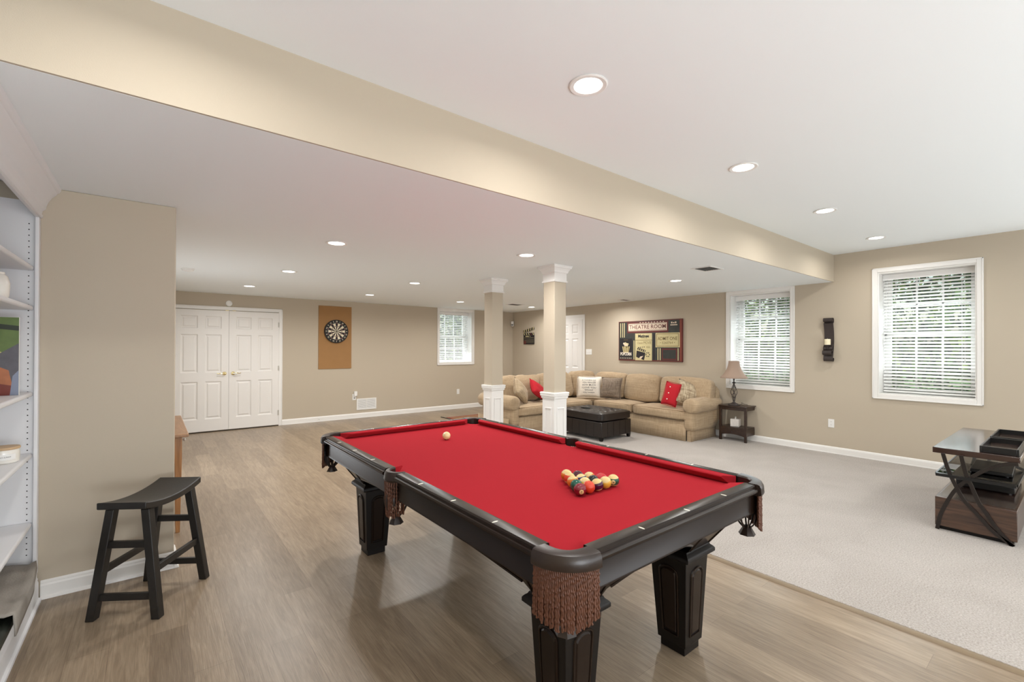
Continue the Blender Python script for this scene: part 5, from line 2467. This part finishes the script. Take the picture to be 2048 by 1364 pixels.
def interp(L, n=28):
    """Catmull-Rom through (y,z)"""
    out = []
    P = [L[0]]+L+[L[-1]]
    for i in range(1, len(P)-2):
        for k in range(6):
            t = k/6
            p = [.5*((2*P[i][j])+(-P[i-1][j]+P[i+1][j])*t+(2*P[i-1][j]-5*P[i][j]+4*P[i+1][j]-P[i+2][j])*t*t+(-P[i-1][j]+3*P[i][j]-3*P[i+1][j]+P[i+2][j])*t**3) for j in (0, 1)]
            out.append(p)
    out.append(L[-1])
    return out


AL = [(.707, .615), (.672, .476), (.627, .360), (.587, .275), (.510, .181), (.436, .089), (.334, .011)]
BL = [(.742, .011), (.722, .128), (.679, .251), (.627, .360), (.543, .465), (.456, .545), (.384, .590), (.309, .606)]
CLn = [(.604, .615), (.576, .473), (.543, .380), (.510, .281), (.473, .215), (.410, .105), (.334, .011)]
for end in (0, 1):
    X_ = XA if end == 0 else CL-.012
    for q, (L, dx) in enumerate(((AL, 0), (BL, .009), (CLn, 0))):
        b = BM()
        P = interp(L)
        rows = []
        for i, (y, z) in enumerate(P):
            a = P[max(i-1, 0)]
            c = P[min(i+1, len(P)-1)]
            d = Vector((0, c[0]-a[0], c[1]-a[1])).normalized()
            nn = Vector((0, -d.z, d.y))*.012
            p = Vector((X_+dx, y-.30, z))
            rows.append([b.verts.new(p+nn*s+Vector((w, 0, 0))) for s, w in ((-1, -.006), (1, -.006), (1, .006), (-1, .006))])
        for A, B in zip(rows, rows[1:]):
            for k in range(4):
                b.faces.new((A[k], A[(k+1) % 4], B[(k+1) % 4], B[k]))
        b.faces.new(rows[0][::-1])
        b.faces.new(rows[-1])
        obj('curved_leg', b, 'legmetal' if end == 0 else 'nickel', tv)
b = BM()
box(b, .005, CL-.05, .02, .445, .446, .454)
gs = obj('glass_shelf', b, 'glass', tv)
b = BM()
box(b, -.045, -.005, .018, .447, .434, .456)
box(b, CL-.05, CL-.012, .018, .447, .434, .456)
box(b, -.005, CL-.05, .445, .455, .436, .456)
box(b, -.005, CL-.05, .010, .020, .436, .456)
obj('shelf_frame', b, 'black', gs)

tr = []
for x0, x1, lab in ((4.955, 5.50, 'black wooden tray on the console top, the one at its near end'), (5.56, 6.13, 'black wooden tray on the console top, behind the nearer tray')):
    r = thing('serving_tray', lab, 'tray', ((x0+x1)/2, .41, .6525), group='black trays on the console')
    hx, hy = (x1-x0)/2, .102
    b = BM()
    for a0, a1, c0, c1 in ((-hx, hx, -hy, -hy+.012), (-hx, hx, hy-.012, hy), (-hx, -hx+.012, -hy+.012, hy-.012), (hx-.012, hx, -hy+.012, hy-.012)):
        box(b, a0, a1, c0, c1, 0, .048)
    obj('rim', b, 'black', r, bev=.002)
    b = BM()
    box(b, -hx+.012, hx-.012, -hy+.012, hy-.012, .001, .008)
    obj('tray_floor', b, 'tvtop', r)
r = thing('media_player', 'black media player on the console box under the glass shelf', 'media player', (5.70, .53, .267))
b = BM()
box(b, -.30, .30, -.17, .17, .008, .060)
obj('housing', b, 'black', r, bev=.004)
b = BM()
for x in (-.27, .27):
    for y in (-.14, .14):
        lathe(b, [(.014, 0), (.014, .008)], 10, c=(x, y, 0))
obj('feet', b, 'black', r)
b = BM()
for i in range(12):
    box(b, -.25+i*.04, -.23+i*.04, -.1, .1, .060, .0606)
obj('top_slots', b, 'dark', r)
r = thing('satellite_receiver', 'flat black receiver box on the glass shelf of the console', 'receiver', (5.33, .49, .4545), math.radians(2))
b = BM()
box(b, -.20, .26, -.13, .10, .004, .030)
obj('housing', b, 'black', r, bev=.004)
b = BM()
for x in (-.19, .23):
    for y in (-.1, .1):
        lathe(b, [(.010, 0), (.010, .004)], 8, c=(x, y, 0))
obj('feet', b, 'black', r)
b = BM()
pts = [(5.66, .270, .475), (5.68, .262, .50), (5.72, .255, .45), (5.70, .25, .36), (5.72, .22, .20), (5.80, .20, .06), (5.90, .16, .016), (6.1, .10, .016), (6.4, .16, .016)]
tube(b, interp([(p[0], p[2]) for p in pts]) and [Vector(p) for p in pts], .004, 6)
tag(obj('power_cable', b, 'black', smooth=True), 'thin black cable trailing from the back of the console to the carpet', 'cable')

# ------------------------------------------------------------------ rug by the rear wall
MT['rugm'] = mat('red_brown_rug', (134, 96, 66), .95, var=.5, vscale=26, bump=.3, bscale=120)
MT['rugb'] = mat('rug_red_border', (128, 62, 48), .95, var=.4, vscale=30)
rg = thing('patterned_rug', 'patterned brown and red area rug on the wood floor by the farther column', 'rug', (5.6, 7.65, 0))
b = BM()
box(b, -.84, .84, -.42, .42, .0005, .008)
obj('pile', b, 'rugm', rg)
b = BM()
for x0, x1, y0, y1 in ((-.90, .90, -.48, -.42), (-.90, .90, .42, .48), (-.90, -.84, -.42, .42), (.84, .90, -.42, .42)):
    box(b, x0, x1, y0, y1, .0005, .009)
obj('border', b, 'rugb', rg)
b = BM()
box(b, -.93, -.90, .26, .62, .0005, .012)
tag(obj('floor_strip', b, 'black', bev=.002), 'short black strip lying on the floor at the rug edge', 'floor strip').location = (5.6, 7.65, 0)
